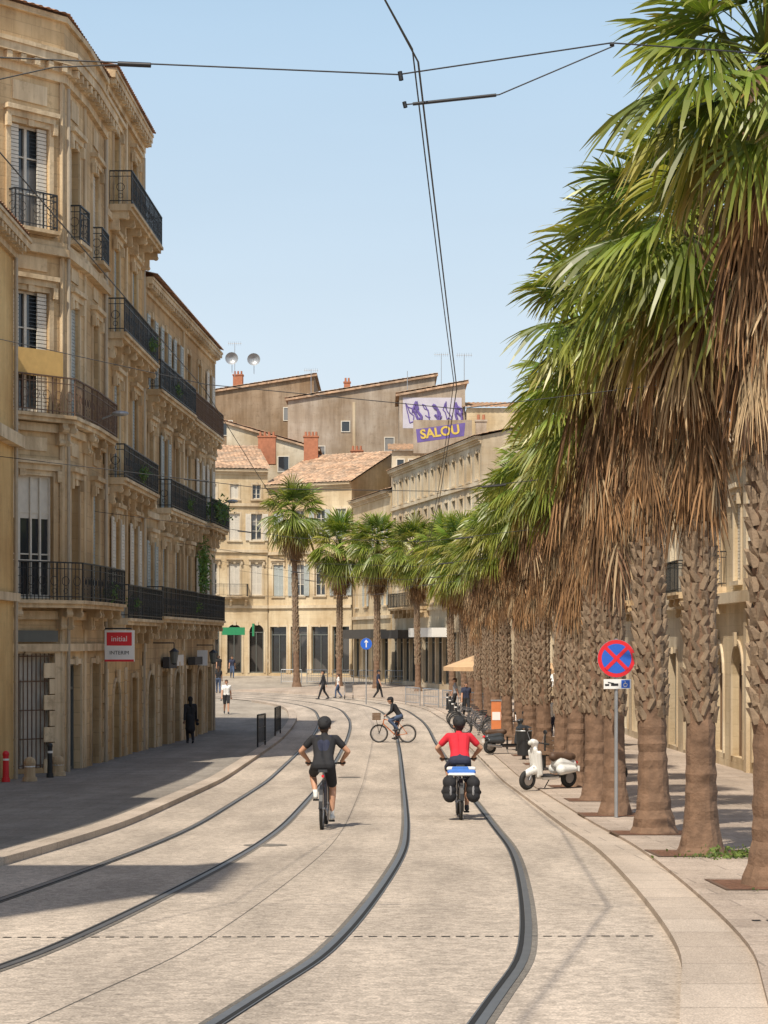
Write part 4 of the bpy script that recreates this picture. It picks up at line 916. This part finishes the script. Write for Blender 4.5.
def rider(x,y,rz,o,name='cyclist',lean=1.0,dz=0.0,hdir=(0,1,-0.1),voxel=0.0105,flip=False):
    e=empty(name,(x,y,zg(y)+dz)); e.rotation_euler=(0,0,rz); P=[]
    J={'hl':(-0.095,-0.26,1.0),'hr':(0.095,-0.26,1.0),'chest':(0,-0.02,1.36),'sl':(-0.185,0.03,1.41),'sr':(0.185,0.03,1.41),'neck':(0,0.07,1.47),'head':(0,0.12,1.585)}
    J['wl']=(-0.27,0.235,1.055); J['wr']=(0.27,0.235,1.055)
    J['el']=ik(J['sl'],J['wl'],0.28,0.26,(-1,-0.3,-0.5)); J['er']=ik(J['sr'],J['wr'],0.28,0.26,(1,-0.3,-0.5))
    J['ar']=(0.125,-0.10,0.21); J['al']=(-0.125,-0.16,0.545); J['tr']=(0.14,0.06,0.195); J['tl']=(-0.14,0.0,0.52)
    J['kr']=ik(J['hr'],J['ar'],0.43,0.42,(0.25,1,0.2)); J['kl']=ik(J['hl'],J['al'],0.43,0.42,(-0.25,1,0.2))
    J['hd']=Vector((0,1,-0.25)); J['curl']=0.75
    body(P,J,o); head(P,J['head'],hdir,o.get('skin','skin'),o.get('hair','hair_brown'),o.get('helmet'),cap_=o.get('cap'),long=o.get('long',False))
    if o.get('pack'):
        q=o['pack']
        for s in (-1,1): seg(P,(s*0.05,-0.19,1.16),0.055,(s*0.045,-0.13,1.34),0.06,q); seg(P,(s*0.11,-0.08,1.46),0.018,(s*0.12,0.08,1.40),0.018,q)
    blob('body',P,e,voxel,1); return e
bicycle(-0.95,31.8,math.radians(-2),'bike_grey',tyre=0.028)
rider(-0.95,31.8,math.radians(-2),dict(shirt='cloth_black',pants='cloth_black',helmet='helmet_black',sleeve=0.5,plen=0.74,shoe='shoe_white',sock='cloth_white',pack='cloth_navy'),hdir=(0.15,1,-0.05))
bx,by=1.30,34.6
bicycle(bx,by,math.radians(1),'bike_grey',basket='panniers')
rider(bx,by,math.radians(1),dict(shirt='cloth_red',pants='cloth_navy',sleeve=0.6,plen=0.8,hair='hair_black',helmet='helmet_black',shoe='shoe'),hdir=(-0.15,1,-0.05))
pn=empty('pannier_bags',(bx,by,zg(by))); pn.rotation_euler=(0,0,math.radians(1))
P=[]
for s in (-1,1):
    for zz in (0.44,0.54,0.66): seg(P,(s*0.20,-0.78,zz),0.115,(s*0.20,-0.52,zz),0.115,'cloth_black')
    seg(P,(s*0.30,-0.74,0.5),0.04,(s*0.30,-0.55,0.5),0.04,'cloth_black'); seg(P,(s*0.19,-0.8,0.74),0.06,(s*0.19,-0.5,0.74),0.06,'cloth_black'); seg(P,(s*0.19,-0.9,0.6),0.012,(s*0.19,-0.9,0.48),0.012,'cloth_grey')
blob('side_bags',P,pn,0.014,2)
P=[]; seg(P,(-0.2,-0.72,0.84),0.045,(0.2,-0.72,0.84),0.045,'cloth_blue'); seg(P,(-0.21,-0.62,0.89),0.04,(0.21,-0.62,0.89),0.04,'cloth_white'); seg(P,(-0.21,-0.78,0.80),0.025,(0.21,-0.78,0.80),0.025,'cloth_white'); seg(P,(-0.14,-0.70,0.91),0.025,(0.1,-0.70,0.91),0.025,'cloth_blue'); blob('rolled_blanket',P,pn,0.012,1)
cx,cy=0.36,75.5
bicycle(cx,cy,math.radians(84),'bike_orange',basket='crate')
rider(cx,cy,math.radians(84),dict(shirt='cloth_black',pants='cloth_jean',sleeve=1.2,plen=1.0,hair='hair_black',cap='cloth_black'),voxel=0.013)
def walker(x,y,rz,o,stride=0.28,dz=0.1,scale=1.0,arm=0.15,bag=None,name='pedestrian',voxel=0.014):
    e=empty(name,(x,y,zg(y)+dz),rz,scale); P=[]
    J={'hl':(-0.09,0,0.92),'hr':(0.09,0,0.92),'chest':(0,0.015,1.3),'sl':(-0.18,0,1.4),'sr':(0.18,0,1.4),'neck':(0,0.01,1.48),'head':(0,0.03,1.60)}
    J['al']=(-0.08,stride,0.09); J['ar']=(0.08,-stride,0.13); J['tl']=(-0.09,stride+0.16,0.09); J['tr']=(0.09,-stride+0.15,0.075)
    J['kl']=ik(J['hl'],J['al'],0.44,0.43,(0,1,0)); J['kr']=ik(J['hr'],J['ar'],0.44,0.43,(0,1,0))
    J['wl']=(-0.25,-arm,0.86); J['wr']=(0.25,arm+0.05,0.88); J['el']=ik(J['sl'],J['wl'],0.29,0.27,(-0.3,-1,0)); J['er']=ik(J['sr'],J['wr'],0.29,0.27,(0.3,-1,0))
    body(P,J,o)
    if o.get('dress'):
        seg(P,(0,0,0.95),0.14,(0,0.02,0.55),0.19,o['dress'])
    head(P,J['head'],(0,1,-0.05),o.get('skin','skin'),o.get('hair','hair_brown'),long=o.get('long',False),cap_=o.get('cap'))
    blob('body',P,e,voxel,1)
    if bag:
        P=[]; seg(P,(0.27,0.0,0.85),0.05,(0.27,0.12,0.85),0.05,bag); seg(P,(0.27,0.0,0.72),0.06,(0.27,0.12,0.72),0.06,bag); seg(P,(0.24,0.02,1.0),0.012,(0.27,0.05,0.85),0.012,bag); blob('shoulder_bag',P,e,0.012,2)
    return e
walker(-7.0,72.3,math.radians(15),dict(shirt='cloth_black',pants='cloth_black',skin='skin_dark',hair='hair_black',sleeve=1.2,plen=1.0,dress='cloth_black',long=True),stride=0.12,scale=0.98,bag='cloth_black')
walker(-8.0,101.5,math.radians(190),dict(shirt='cloth_white',pants='cloth_black',plen=0.85),stride=0.25,dz=0.0,bag='cloth_grey')
walker(-10.6,128,math.radians(10),dict(shirt='cloth_black',pants='cloth_jean',plen=1.0,long=True),stride=0.22,dz=0.0)
walker(-3.6,119,math.radians(95),dict(shirt='cloth_black',pants='cloth_black',plen=1.0,sleeve=1.2,hair='hair_black'),stride=0.3,dz=0.0)
walker(-2.75,121,math.radians(80),dict(shirt='cloth_white',pants='cloth_jean',plen=1.0),stride=0.2,dz=0.0,scale=0.85)
walker(-0.35,119.5,math.radians(-100),dict(shirt='cloth_navy',pants='cloth_black',plen=1.0,cap='cloth_black'),stride=0.25,dz=0.0)
for (x,y,r_,o) in ((-13.2,160,20,dict(shirt='cloth_black',pants='cloth_black',plen=1)),(-12.0,158,190,dict(shirt='cloth_navy',pants='cloth_jean',plen=1)),(6.1,72,180,dict(shirt='cloth_white',pants='cloth_navy',plen=1)),(3.6,101,90,dict(shirt='cloth_grey',pants='cloth_black',plen=1)),(3.9,95,190,dict(shirt='cloth_navy',pants='cloth_black',plen=1)),(-14.5,159,-60,dict(shirt='cloth_red',pants='cloth_navy',plen=1))):
    walker(x,y,math.radians(r_),o,stride=0.2,voxel=0.016,dz=0.1 if x>2 else 0.0)
e=empty('pushchair',(-2.1,119.3,zg(119.3))); b=Batch()
for s in (-0.25,0.25):
    for yy in (-0.3,0.3): b.ring('rubber',(s,yy,0.13),(1,0,0),0.11,0.02,16,5)
    b.tube('steel',(s,-0.3,0.13),(s,0.3,0.75),0.015); b.tube('steel',(s,0.3,0.13),(s,-0.45,1.0),0.015)
b.tube('black',(-0.25,-0.45,1.0),(0.25,-0.45,1.0),0.02); b.hexa('cloth_grey',[(-.2,-.15,.4),(.2,-.15,.4),(.2,.3,.4),(-.2,.3,.4),(-.22,-.35,.9),(.22,-.35,.9),(.22,.25,.55),(-.22,.25,.55)])
for k,(Vv,Ff) in b.d.items(): mobj(k+'_part',Vv,Ff,[k],e)
# ------------------------------------------------------------------ SCOOTERS
gm('scooter_white',(0.72,0.72,0.69),0.25,var=0.04); gm('scooter_dark',(0.04,0.045,0.05),0.3); gm('seat_brown',(0.09,0.05,0.03),0.6); gm('lamp_glass',(0.6,0.6,0.55),0.1)
def scooter(x,y,rz,col,dz=0.1):
    e=empty('motor_scooter',(x,y,zg(y)+dz)); e.rotation_euler=(0,math.radians(-4),rz); P=[]
    seg(P,(0,-0.62,0.52),0.11,(0,-0.2,0.56),0.15,col); 
    for s in (-1,1): seg(P,(s*0.12,-0.6,0.42),0.07,(s*0.12,-0.2,0.42),0.12,col); seg(P,(s*0.1,-0.1,0.26),0.05,(s*0.1,0.3,0.26),0.05,col); seg(P,(s*0.12,0.4,0.35),0.05,(s*0.15,0.5,0.82),0.05,col); seg(P,(s*0.06,0.42,0.3),0.05,(s*0.06,0.54,0.88),0.05,col)
    seg(P,(0,0.46,0.5),0.07,(0,0.52,0.98),0.07,col); seg(P,(0,0.72,0.36),0.08,(0,0.52,0.42),0.1,col); seg(P,(0,0.5,1.02),0.08,(0,0.57,1.04),0.08,col)
    seg(P,(0,-0.62,0.68),0.085,(0,-0.05,0.7),0.10,'seat_brown'); seg(P,(-0.05,-0.5,0.69),0.09,(0.05,-0.1,0.7),0.1,'seat_brown')
    seg(P,(0,0.63,1.03),0.055,(0,0.65,1.03),0.055,'lamp_glass'); seg(P,(0,-0.76,0.55),0.04,(0,-0.74,0.55),0.04,'red_paint')
    blob('bodywork',P,e,0.014,3)
    b=Batch()
    for yy in (-0.55,0.68): b.ring('rubber',(0,yy,0.22),(1,0,0),0.17,0.055,24,8); b.tube('steel',(-0.04,yy,0.22),(0.04,yy,0.22),0.12,0.12,16)
    b.tube('black',(-0.34,0.44,1.03),(0.34,0.44,1.03),0.015); 
    for s in (-1,1): b.tube('rubber',(s*0.22,0.44,1.03),(s*0.36,0.43,1.03),0.022); b.tube('steel',(s*0.2,0.47,1.05),(s*0.28,0.5,1.25),0.007); b.sphere('black',(s*0.3,0.5,1.29),0.065,0.02,0.05); b.tube('steel',(s*0.07,0.68,0.22),(s*0.05,0.55,0.5),0.02)
    b.tube('steel',(0.14,-0.2,0.22),(0.16,-0.7,0.28),0.045); b.cube('white_paint',(-0.09,-0.79,0.36),(0.09,-0.78,0.48)); b.tube('black',(0,0,0.25),(0.15,0.02,0.0),0.012); b.cube('black',(-0.17,-0.1,0.29),(0.17,0.4,0.31))
    for k,(Vv,Ff) in b.d.items(): mobj({'rubber':'tyres','steel':'wheels_and_exhaust','black':'fittings'}.get(k,k+'_part'),Vv,Ff,[k],e,smooth=k in('rubber',))
for a_ in ((3.65,44.0,128,'scooter_white'),(4.95,47.5,-75,'scooter_dark'),(3.9,64,-70,'scooter_dark')): scooter(a_[0],a_[1],math.radians(a_[2]),a_[3])
for (x,y,r_) in ((3.6,77.5,78),(3.7,79,80),(3.8,81,95),(3.6,83.5,88),(3.6,85,95),(3.6,87,84)): bicycle(x,y,math.radians(r_),'bike_grey',dz=0.1)
# ------------------------------------------------------------------ street furniture
def disc(b,k,c,r,n=28):
    b.poly(k,[(c[0]+r*math.cos(2*math.pi*i/n),c[1],c[2]+r*math.sin(2*math.pi*i/n)) for i in range(n)])
def nostop(x,y):
    z=zg(y)+0.1; e=empty('traffic_sign',(x,y,z)); b=Batch(); h=2.62
    b.tube('galv',(x,y,z),(x,y,z+2.95),0.03,n=12); zc=z+h
    b.tube('galv',(x,y-0.045,zc),(x,y-0.033,zc),0.315,0.315,28); disc(b,'red_paint',(x,y-0.048,zc),0.31); disc(b,'blue_paint',(x,y-0.051,zc),0.245)
    for a in (45,135):
        c,s=math.cos(math.radians(a)),math.sin(math.radians(a)); L=0.25; w=0.03; yy=y-0.054-(0.003 if a==45 else 0)
        b.poly('red_paint',[(x+c*L-s*w,yy,zc+s*L+c*w),(x+c*L+s*w,yy,zc+s*L-c*w),(x-c*L+s*w,yy,zc-s*L-c*w),(x-c*L-s*w,yy,zc-s*L+c*w)])
    b.cube('white_paint',(x-0.21,y-0.05,zc-0.5),(x+0.24,y-0.035,zc-0.34)); b.cube('blue_paint',(x+0.08,y-0.054,zc-0.485),(x+0.22,y-0.05,zc-0.355)); 
    for q in (-0.42,-0.05,0.05): b.cube('galv',(x-0.035,y-0.035,zc+q-0.015),(x+0.035,y+0.035,zc+q+0.015))
    b.build(e,{'galv':'pole','red_paint':'red_border_and_cross','blue_paint':'blue_field','white_paint':'plate'})
    b=Batch(); px=x-0.14; b.cube('black',(px-0.05,y-0.054,zc-0.45),(px+0.02,y-0.05,zc-0.42)); b.cube('black',(px+0.05,y-0.054,zc-0.45),(px+0.17,y-0.05,zc-0.41)); b.tube('black',(px,y-0.054,zc-0.39),(px+0.1,y-0.054,zc-0.41),0.008,n=5); b.ring('white_paint',(x+0.145,y-0.057,zc-0.435),(0,1,0),0.03,0.005,12,4); b.tube('white_paint',(x+0.14,y-0.057,zc-0.375),(x+0.145,y-0.057,zc-0.42),0.006); b.build(e,{'white_paint':'pictogram','black':'tow_pictogram'})
nostop(3.83,33.0)
def blue_sign(x,y,dz=0.0,h=3.1):
    z=zg(y)+dz; e=empty('traffic_sign',(x,y,z)); b=Batch(); b.tube('galv',(x,y,z),(x,y,z+h+0.35),0.035); b.tube('galv',(x,y-0.05,z+h),(x,y-0.035,z+h),0.33,0.33,20); disc(b,'blue_paint',(x,y-0.055,z+h),0.32)
    b.hexa('white_paint',[(x-0.03,y-0.06,z+h-0.2),(x+0.03,y-0.06,z+h-0.2),(x+0.03,y-0.057,z+h-0.2),(x-0.03,y-0.057,z+h-0.2),(x-0.03,y-0.06,z+h+0.1),(x+0.03,y-0.06,z+h+0.1),(x+0.03,y-0.057,z+h+0.1),(x-0.03,y-0.057,z+h+0.1)])
    b.poly('white_paint',[(x-0.12,y-0.06,z+h+0.08),(x+0.12,y-0.06,z+h+0.08),(x,y-0.06,z+h+0.24)])
    b.build(e,{'galv':'pole'})
blue_sign(-1.0,112.5,0,3.4)
def hoop(x0,y0,x1,y1,dz,h=0.95,k='iron',name='crowd_railing',bars=True):
    e=empty(name,(x0,y0,zg(y0)+dz)); b=Batch(); za=zg(y0)+dz; zb=zg(y1)+dz
    b.tube(k,(x0,y0,za),(x0,y0,za+h),0.03); b.tube(k,(x1,y1,zb),(x1,y1,zb+h),0.03); b.tube(k,(x0,y0,za+h),(x1,y1,zb+h),0.03); b.tube(k,(x0,y0,za+0.15),(x1,y1,zb+0.15),0.018); b.tube(k,(x0,y0,za+h*0.6),(x1,y1,zb+h*0.6),0.018)
    if bars:
        for i in range(1,9): t=i/9; p=(x0+(x1-x0)*t,y0+(y1-y0)*t); b.tube(k,(*p,za+(zb-za)*t+0.15),(*p,za+(zb-za)*t+h),0.01)
    b.build(e,{k:'frame'})
hoop(-4.36,69.0,-4.22,71.0,0.1,1.1); hoop(-4.3,79.0,-4.2,81.0,0.1,1.1)
for i in range(5): hoop(1.2+i*0.95,110+0.0-i*2.2,1.95+i*0.95,110-1.6-i*2.2,0.1,0.95,'galv')
for i in range(6): hoop(-7.5+i*1.9,146-i*0.6,-6.0+i*1.9,145.6-i*0.6,0.0,1.0,'galv')
def bollard(x,y,k,h=0.9,r=0.07,dz=0.1):
    z=zg(y)+dz; e=empty('bollard',(x,y,z)); b=Batch(); b.tube(k,(x,y,z),(x,y,z+h*0.85),r,r*0.85,12); b.tube(k,(x,y,z),(x,y,z+0.1),r*1.3,r*1.2,12); b.sphere(k,(x,y,z+h*0.88),r*1.05,n=12,m=8); b.tube('white_paint',(x,y,z+h*0.68),(x,y,z+h*0.74),r*0.93+0.004,r*0.92+0.004,12); b.build(e,{k:'post','white_paint':'band'})
bollard(-9.0,47.6,'red_paint',0.75,0.08); bollard(-8.5,48.0,'trim',0.5,0.14); bollard(-8.35,50.0,'iron',0.9,0.07); bollard(-8.3,50.9,'trim',0.4,0.16)
for y in (88,92,96,100,104): bollard(3.3,y,'iron')
e=empty('shop_sign',(-7.5,57.5,Z(-0.1))); b=Batch(); x,y,z=-7.5,57.5,Z(-0.62)
b.cube('white_paint',(x-0.52,y-0.08,z),(x+0.32,y+0.08,z+0.9)); b.cube('red_paint',(x-0.46,y-0.087,z+0.46),(x+0.26,y-0.08,z+0.84)); b.cube('red_paint',(x-0.52,y-0.084,z+0.0),(x+0.32,y-0.08,z+0.06)); b.tube('iron',(x-0.7,y,z+0.95),(x+0.25,y,z+0.95),0.02); b.build(e,{'white_paint':'panel','red_paint':'red_panel','iron':'bracket'})
text('initial',0.22,(x-0.1,y-0.09,z+0.65),(math.pi/2,0,0),'white_paint',e); text('INTERIM',0.15,(x-0.1,y-0.083,z+0.25),(math.pi/2,0,0),'black',e)
e=empty('wall_lamp',(-7.6,57,Z(6))); b=Batch()
for (x,y,h) in ((-8.2,56.2,6.1),(-7.1,83,5.5)):
    b.tube('galv',(x,y,Z(h)),(x+0.7,y-0.2,Z(h+0.25)),0.025); b.sphere('galv',(x+0.82,y-0.22,Z(h+0.24)),0.24,0.13,0.08)
b.build(e,{'galv':'bracket_and_head'})
e=empty('wall_lantern',(-7.2,68,Z(-0.6))); b=Batch()
for (x,y,h) in ((-7.2,68.6,-0.6),(-6.75,79,-0.7)):
    b.tube('iron',(x-0.8,y,Z(h+0.5)),(x,y,Z(h+0.5)),0.02); b.tube('iron',(x,y,Z(h+0.5)),(x,y,Z(h+0.3)),0.015); b.tube('iron',(x,y,Z(h+0.32)),(x,y,Z(h+0.2)),0.03,0.18,8); b.tube('frame_dark',(x,y,Z(h+0.2)),(x,y,Z(h-0.2)),0.16,0.1,8); b.tube('iron',(x,y,Z(h-0.2)),(x,y,Z(h-0.24)),0.11,0.06,8)
b.build(e,{'iron':'iron_frame','frame_dark':'lamp_glass'})
e=empty('pharmacy_sign',(-11.3,158,3)); b=Batch(); x,y,z=-11.6,158,zg(158)+3.4
b.cube('green_paint',(x-1.2,y,z),(x+0.6,y+0.2,z+0.6)); b.cube('green_paint',(x+1.2,y-0.3,z-0.1),(x+1.35,y+0.7,z+0.9)); b.build(e,{'green_paint':'panel'})
def orange_panel(x,y):
    z=zg(y)+0.1; e=empty('advertising_panel',(x,y,z)); b=Batch(); b.cube('galv',(x-0.18,y-0.08,z),(x+0.18,y+0.08,z+0.3)); b.cube('orange_paint',(x-0.18,y-0.07,z+0.3),(x+0.18,y+0.07,z+1.5)); b.cube('white_paint',(x-0.15,y-0.08,z+0.8),(x+0.15,y-0.07,z+1.1)); b.cube('galv',(x-0.2,y-0.09,z+1.5),(x+0.2,y+0.09,z+1.55)); b.build(e,{'orange_paint':'poster','white_paint':'text_panel','galv':'frame'})
orange_panel(4.15,74)
def bench(x,y,rz,dz=0.1):
    e=empty('park_bench',(x,y,zg(y)+dz),rz); b=Batch()
    for i in range(4): b.cube('wood_door',(-0.8,-0.2+i*0.11,0.43),(0.8,-0.11+i*0.11,0.46))
    for i in range(3): b.cube('wood_door',(-0.8,0.26,0.55+i*0.12),(0.8,0.285,0.64+i*0.12))
    for s in (-0.65,0.65): b.cube('iron',(s-0.03,-0.18,0),(s+0.03,-0.13,0.43)); b.cube('iron',(s-0.03,0.22,0),(s+0.03,0.26,0.92)); b.cube('iron',(s-0.03,-0.18,0.39),(s+0.03,0.22,0.43))
    mobj('seat_slats',*b.d['wood_door'],['wood_door'],e); mobj('legs',*b.d['iron'],['iron'],e)
bench(4.3,54.3,math.radians(-80)); bench(4.4,66.5,math.radians(-80))
def bin_(x,y):
    z=zg(y)+0.1; e=empty('litter_bin',(x,y,z)); b=Batch(); b.tube('iron',(x,y,z+0.12),(x,y,z+0.85),0.2,0.24,16); b.ring('galv',(x,y,z+0.86),(0,0,1),0.24,0.02,20,6); b.tube('iron',(x,y,z),(x,y,z+0.12),0.06); b.tube('iron',(x,y,z+0.95),(x,y,z+1.02),0.25,0.1,16); b.tube('galv',(x-0.2,y,z+0.85),(x-0.2,y,z+0.97),0.01); b.tube('galv',(x+0.2,y,z+0.85),(x+0.2,y,z+0.97),0.01); b.build(e,{'iron':'body','galv':'rim'})
bin_(4.2,60)
def umbrella(x,y,k='umbrella_cloth',r=1.6):
    z=zg(y)+0.1; e=empty('cafe_umbrella',(x,y,z)); b=Batch(); b.tube('galv',(x,y,z),(x,y,z+2.9),0.03); n=8; ap=(x,y,z+2.9); R=[(x+r*math.cos(2*math.pi*i/n),y+r*math.sin(2*math.pi*i/n),z+2.3) for i in range(n)]
    for i in range(n):
        b.poly(k,[ap,R[i],R[(i+1)%n]]); a,c=R[i],R[(i+1)%n]; b.poly(k,[a,c,(c[0],c[1],c[2]-0.2),(a[0],a[1],a[2]-0.2)])
    b.tube('galv',(x,y,z),(x,y,z+0.06),0.3,0.3,16); b.tube('wood_door',(x+0.9,y-0.4,z+0.72),(x+0.9,y-0.4,z+0.75),0.35,0.35,16); b.tube('iron',(x+0.9,y-0.4,z),(x+0.9,y-0.4,z+0.72),0.03); b.build(e,{k:'canopy','galv':'pole_and_base'})
umbrella(4.6,101); umbrella(6.9,70,'white_paint'); umbrella(7.2,95)
# ------------------------------------------------------------------ overhead wires
def wire(name,pts,r,mat='black',cyc=False):
    c=bpy.data.curves.new(name,'CURVE'); c.dimensions='3D'; c.bevel_depth=r; c.bevel_resolution=1; c.materials.append(MATS[mat]); s=c.splines.new('POLY'); s.points.add(len(pts)-1)
    for i,p in enumerate(pts): s.points[i].co=(p[0],p[1],p[2],1)
    return link(bpy.data.objects.new(name,c))
def contact(off,up=0.0,sag=0.0):
    pts=[]; S=[-6,13.9,27,41,56,72,88,104,114,121,127,132,136,140]
    P=[]
    for y in S:
        p=trk_pt(y,off); q=Vector((p.x,p.y,zg(p.y)+6.15))
        if y==-6 and off==0: q=Vector((-3.2,-6,zg(13.9)+6.15+0.1))
        P.append(q)
    for a,c in zip(P,P[1:]):
        for k in range(6):
            t=k/6; q=a.lerp(c,t); pts.append((q.x,q.y,q.z+up*(1-sag*4*t*(1-t))))
    return pts
wire('overhead_contact_wire',contact(0.0),0.007); wire('overhead_contact_wire',contact(-3.4),0.006)
wire('overhead_messenger_wire',[(p[0]-0.04,p[1],p[2]) for p in contact(0.0,0.09,0.75)],0.0055)
def span(pts,r=0.006,mat='black'):
    wire('span_wire',pts,r,mat)
span([(-9.2,13.9,Z(4.45)),(-2.7,13.9,Z(4.05)),(0.1,13.9,Z(3.93)),(1.58,13.9,Z(4.15)),(3.0,13.9,Z(4.05)),(9.6,16,Z(4.3))],0.0055)
span([(0.14,13.9,Z(3.72)),(0.8,13.9,Z(3.79)),(1.6,13.9,Z(4.13))],0.005); span([(-3.2,13.9,Z(3.78)),(-2.3,13.9,Z(3.98)),(-1.8,13.9,Z(4.0))],0.005)
wire('wire_insulator',[(-1.85,13.9,Z(4.005)),(-1.62,13.9,Z(3.995))],0.018); wire('wire_insulator',[(0.2,13.9,Z(3.725)),(0.78,13.9,Z(3.787))],0.012)
wire('wire_clamp',[(0.11,13.9,Z(3.95)),(0.12,13.9,Z(3.89))],0.018); wire('wire_clamp',[(0.14,13.9,Z(3.74)),(0.15,13.9,Z(3.70))],0.016); wire('wire_clamp',[(1.57,13.9,Z(4.14)),(1.60,13.9,Z(4.14))],0.014)
span([(-9.0,27,Z(4.9)),(-2.4,27,Z(3.45)),(1.0,27,Z(3.12)),(4.2,27,Z(3.5)),(9.6,27,Z(4.3))])
for y,h,d in ((41,2.9,0.2),(56,2.6,0.25),(72,2.5,0.25),(88,2.5,0.3),(104,2.6,0.3)):
    xl=-9 if y<50 else -8.1 if y<66 else -7.5
    span([(xl,y,Z(h+1.0)),(-2.4,y,Z(h+d)),(1.1,y,Z(h+0.15)),(4.2,y,Z(h+0.5)),(9.6,y,Z(h+1.4))],0.008)
    wire('wire_insulator',[(2.0,y,Z(h+0.23)),(2.5,y,Z(h+0.28))],0.018); wire('wire_insulator',[(-3.6,y,Z(h+d+0.15)),(-4.1,y,Z(h+d+0.2))],0.018)
# ------------------------------------------------------------------ light, sky, camera
el=math.radians(55); az=Vector((0.40,0.9165)); az.normalize()
d=Vector((az.x*math.cos(el),az.y*math.cos(el),-math.sin(el)))
L=bpy.data.lights.new('sun','SUN'); L.energy=5.0; L.angle=math.radians(0.5); L.color=(1.0,0.915,0.78)
so=bpy.data.objects.new('sun',L); so.rotation_euler=d.to_track_quat('-Z','Y').to_euler(); so.location=(-20,-40,60); link(so)
w=bpy.data.worlds.new('World'); scene.world=w; w.use_nodes=True; nt=w.node_tree; bg=nt.nodes['Background']
sk=nt.nodes.new('ShaderNodeTexSky'); sk.sky_type='NISHITA'; sk.sun_disc=False; sk.sun_elevation=el; sk.sun_rotation=math.atan2(-az.x,-az.y); sk.air_density=1.0; sk.dust_density=2.0; sk.ozone_density=1.0
tc=nt.nodes.new('ShaderNodeTexCoord'); sx=nt.nodes.new('ShaderNodeSeparateXYZ'); nt.links.new(tc.outputs['Generated'],sx.inputs[0])
fz=ramp(nt,sx.outputs[2],[(0.0,0.9),(0.12,0.86),(0.33,0.72),(0.6,0.05)])
hz=ramp(nt,sx.outputs[2],[(0.0,(0.90,0.96,1.0)),(0.15,(0.76,0.89,1.0)),(0.35,(0.54,0.78,1.0))])
hs=nt.nodes.new('ShaderNodeVectorMath'); hs.operation='SCALE'; nt.links.new(hz,hs.inputs[0]); hs.inputs['Scale'].default_value=7.0
nz=nt.nodes.new('ShaderNodeTexNoise'); nz.inputs['Scale'].default_value=2.0; nz.inputs['Detail'].default_value=6
mp=nt.nodes.new('ShaderNodeMapping'); mp.inputs['Scale'].default_value=(1,1,5); nt.links.new(tc.outputs['Generated'],mp.inputs[0]); nt.links.new(mp.outputs[0],nz.inputs['Vector'])
nf=ramp(nt,nz.outputs[0],[(0.3,0.97),(0.75,1.04)])
mm=mixc(nt,fz,sk.outputs[0],hs.outputs[0]); mm=mixc(nt,1.0,mm,nf,'MULTIPLY'); nt.links.new(mm,bg.inputs[0]); bg.inputs[1].default_value=0.135
cam=bpy.data.cameras.new('camera'); co=bpy.data.objects.new('camera',cam); link(co); co.location=(0,0,CAMZ); co.rotation_euler=(math.pi/2,0,0)
cam.sensor_fit='VERTICAL'; cam.sensor_height=36; cam.sensor_width=27; cam.lens=2000/1024*36; cam.shift_y=0.125; cam.clip_end=6000; cam.clip_start=0.1
scene.camera=co
scene.view_settings.view_transform='Standard'; scene.view_settings.look='None'; scene.view_settings.exposure=0
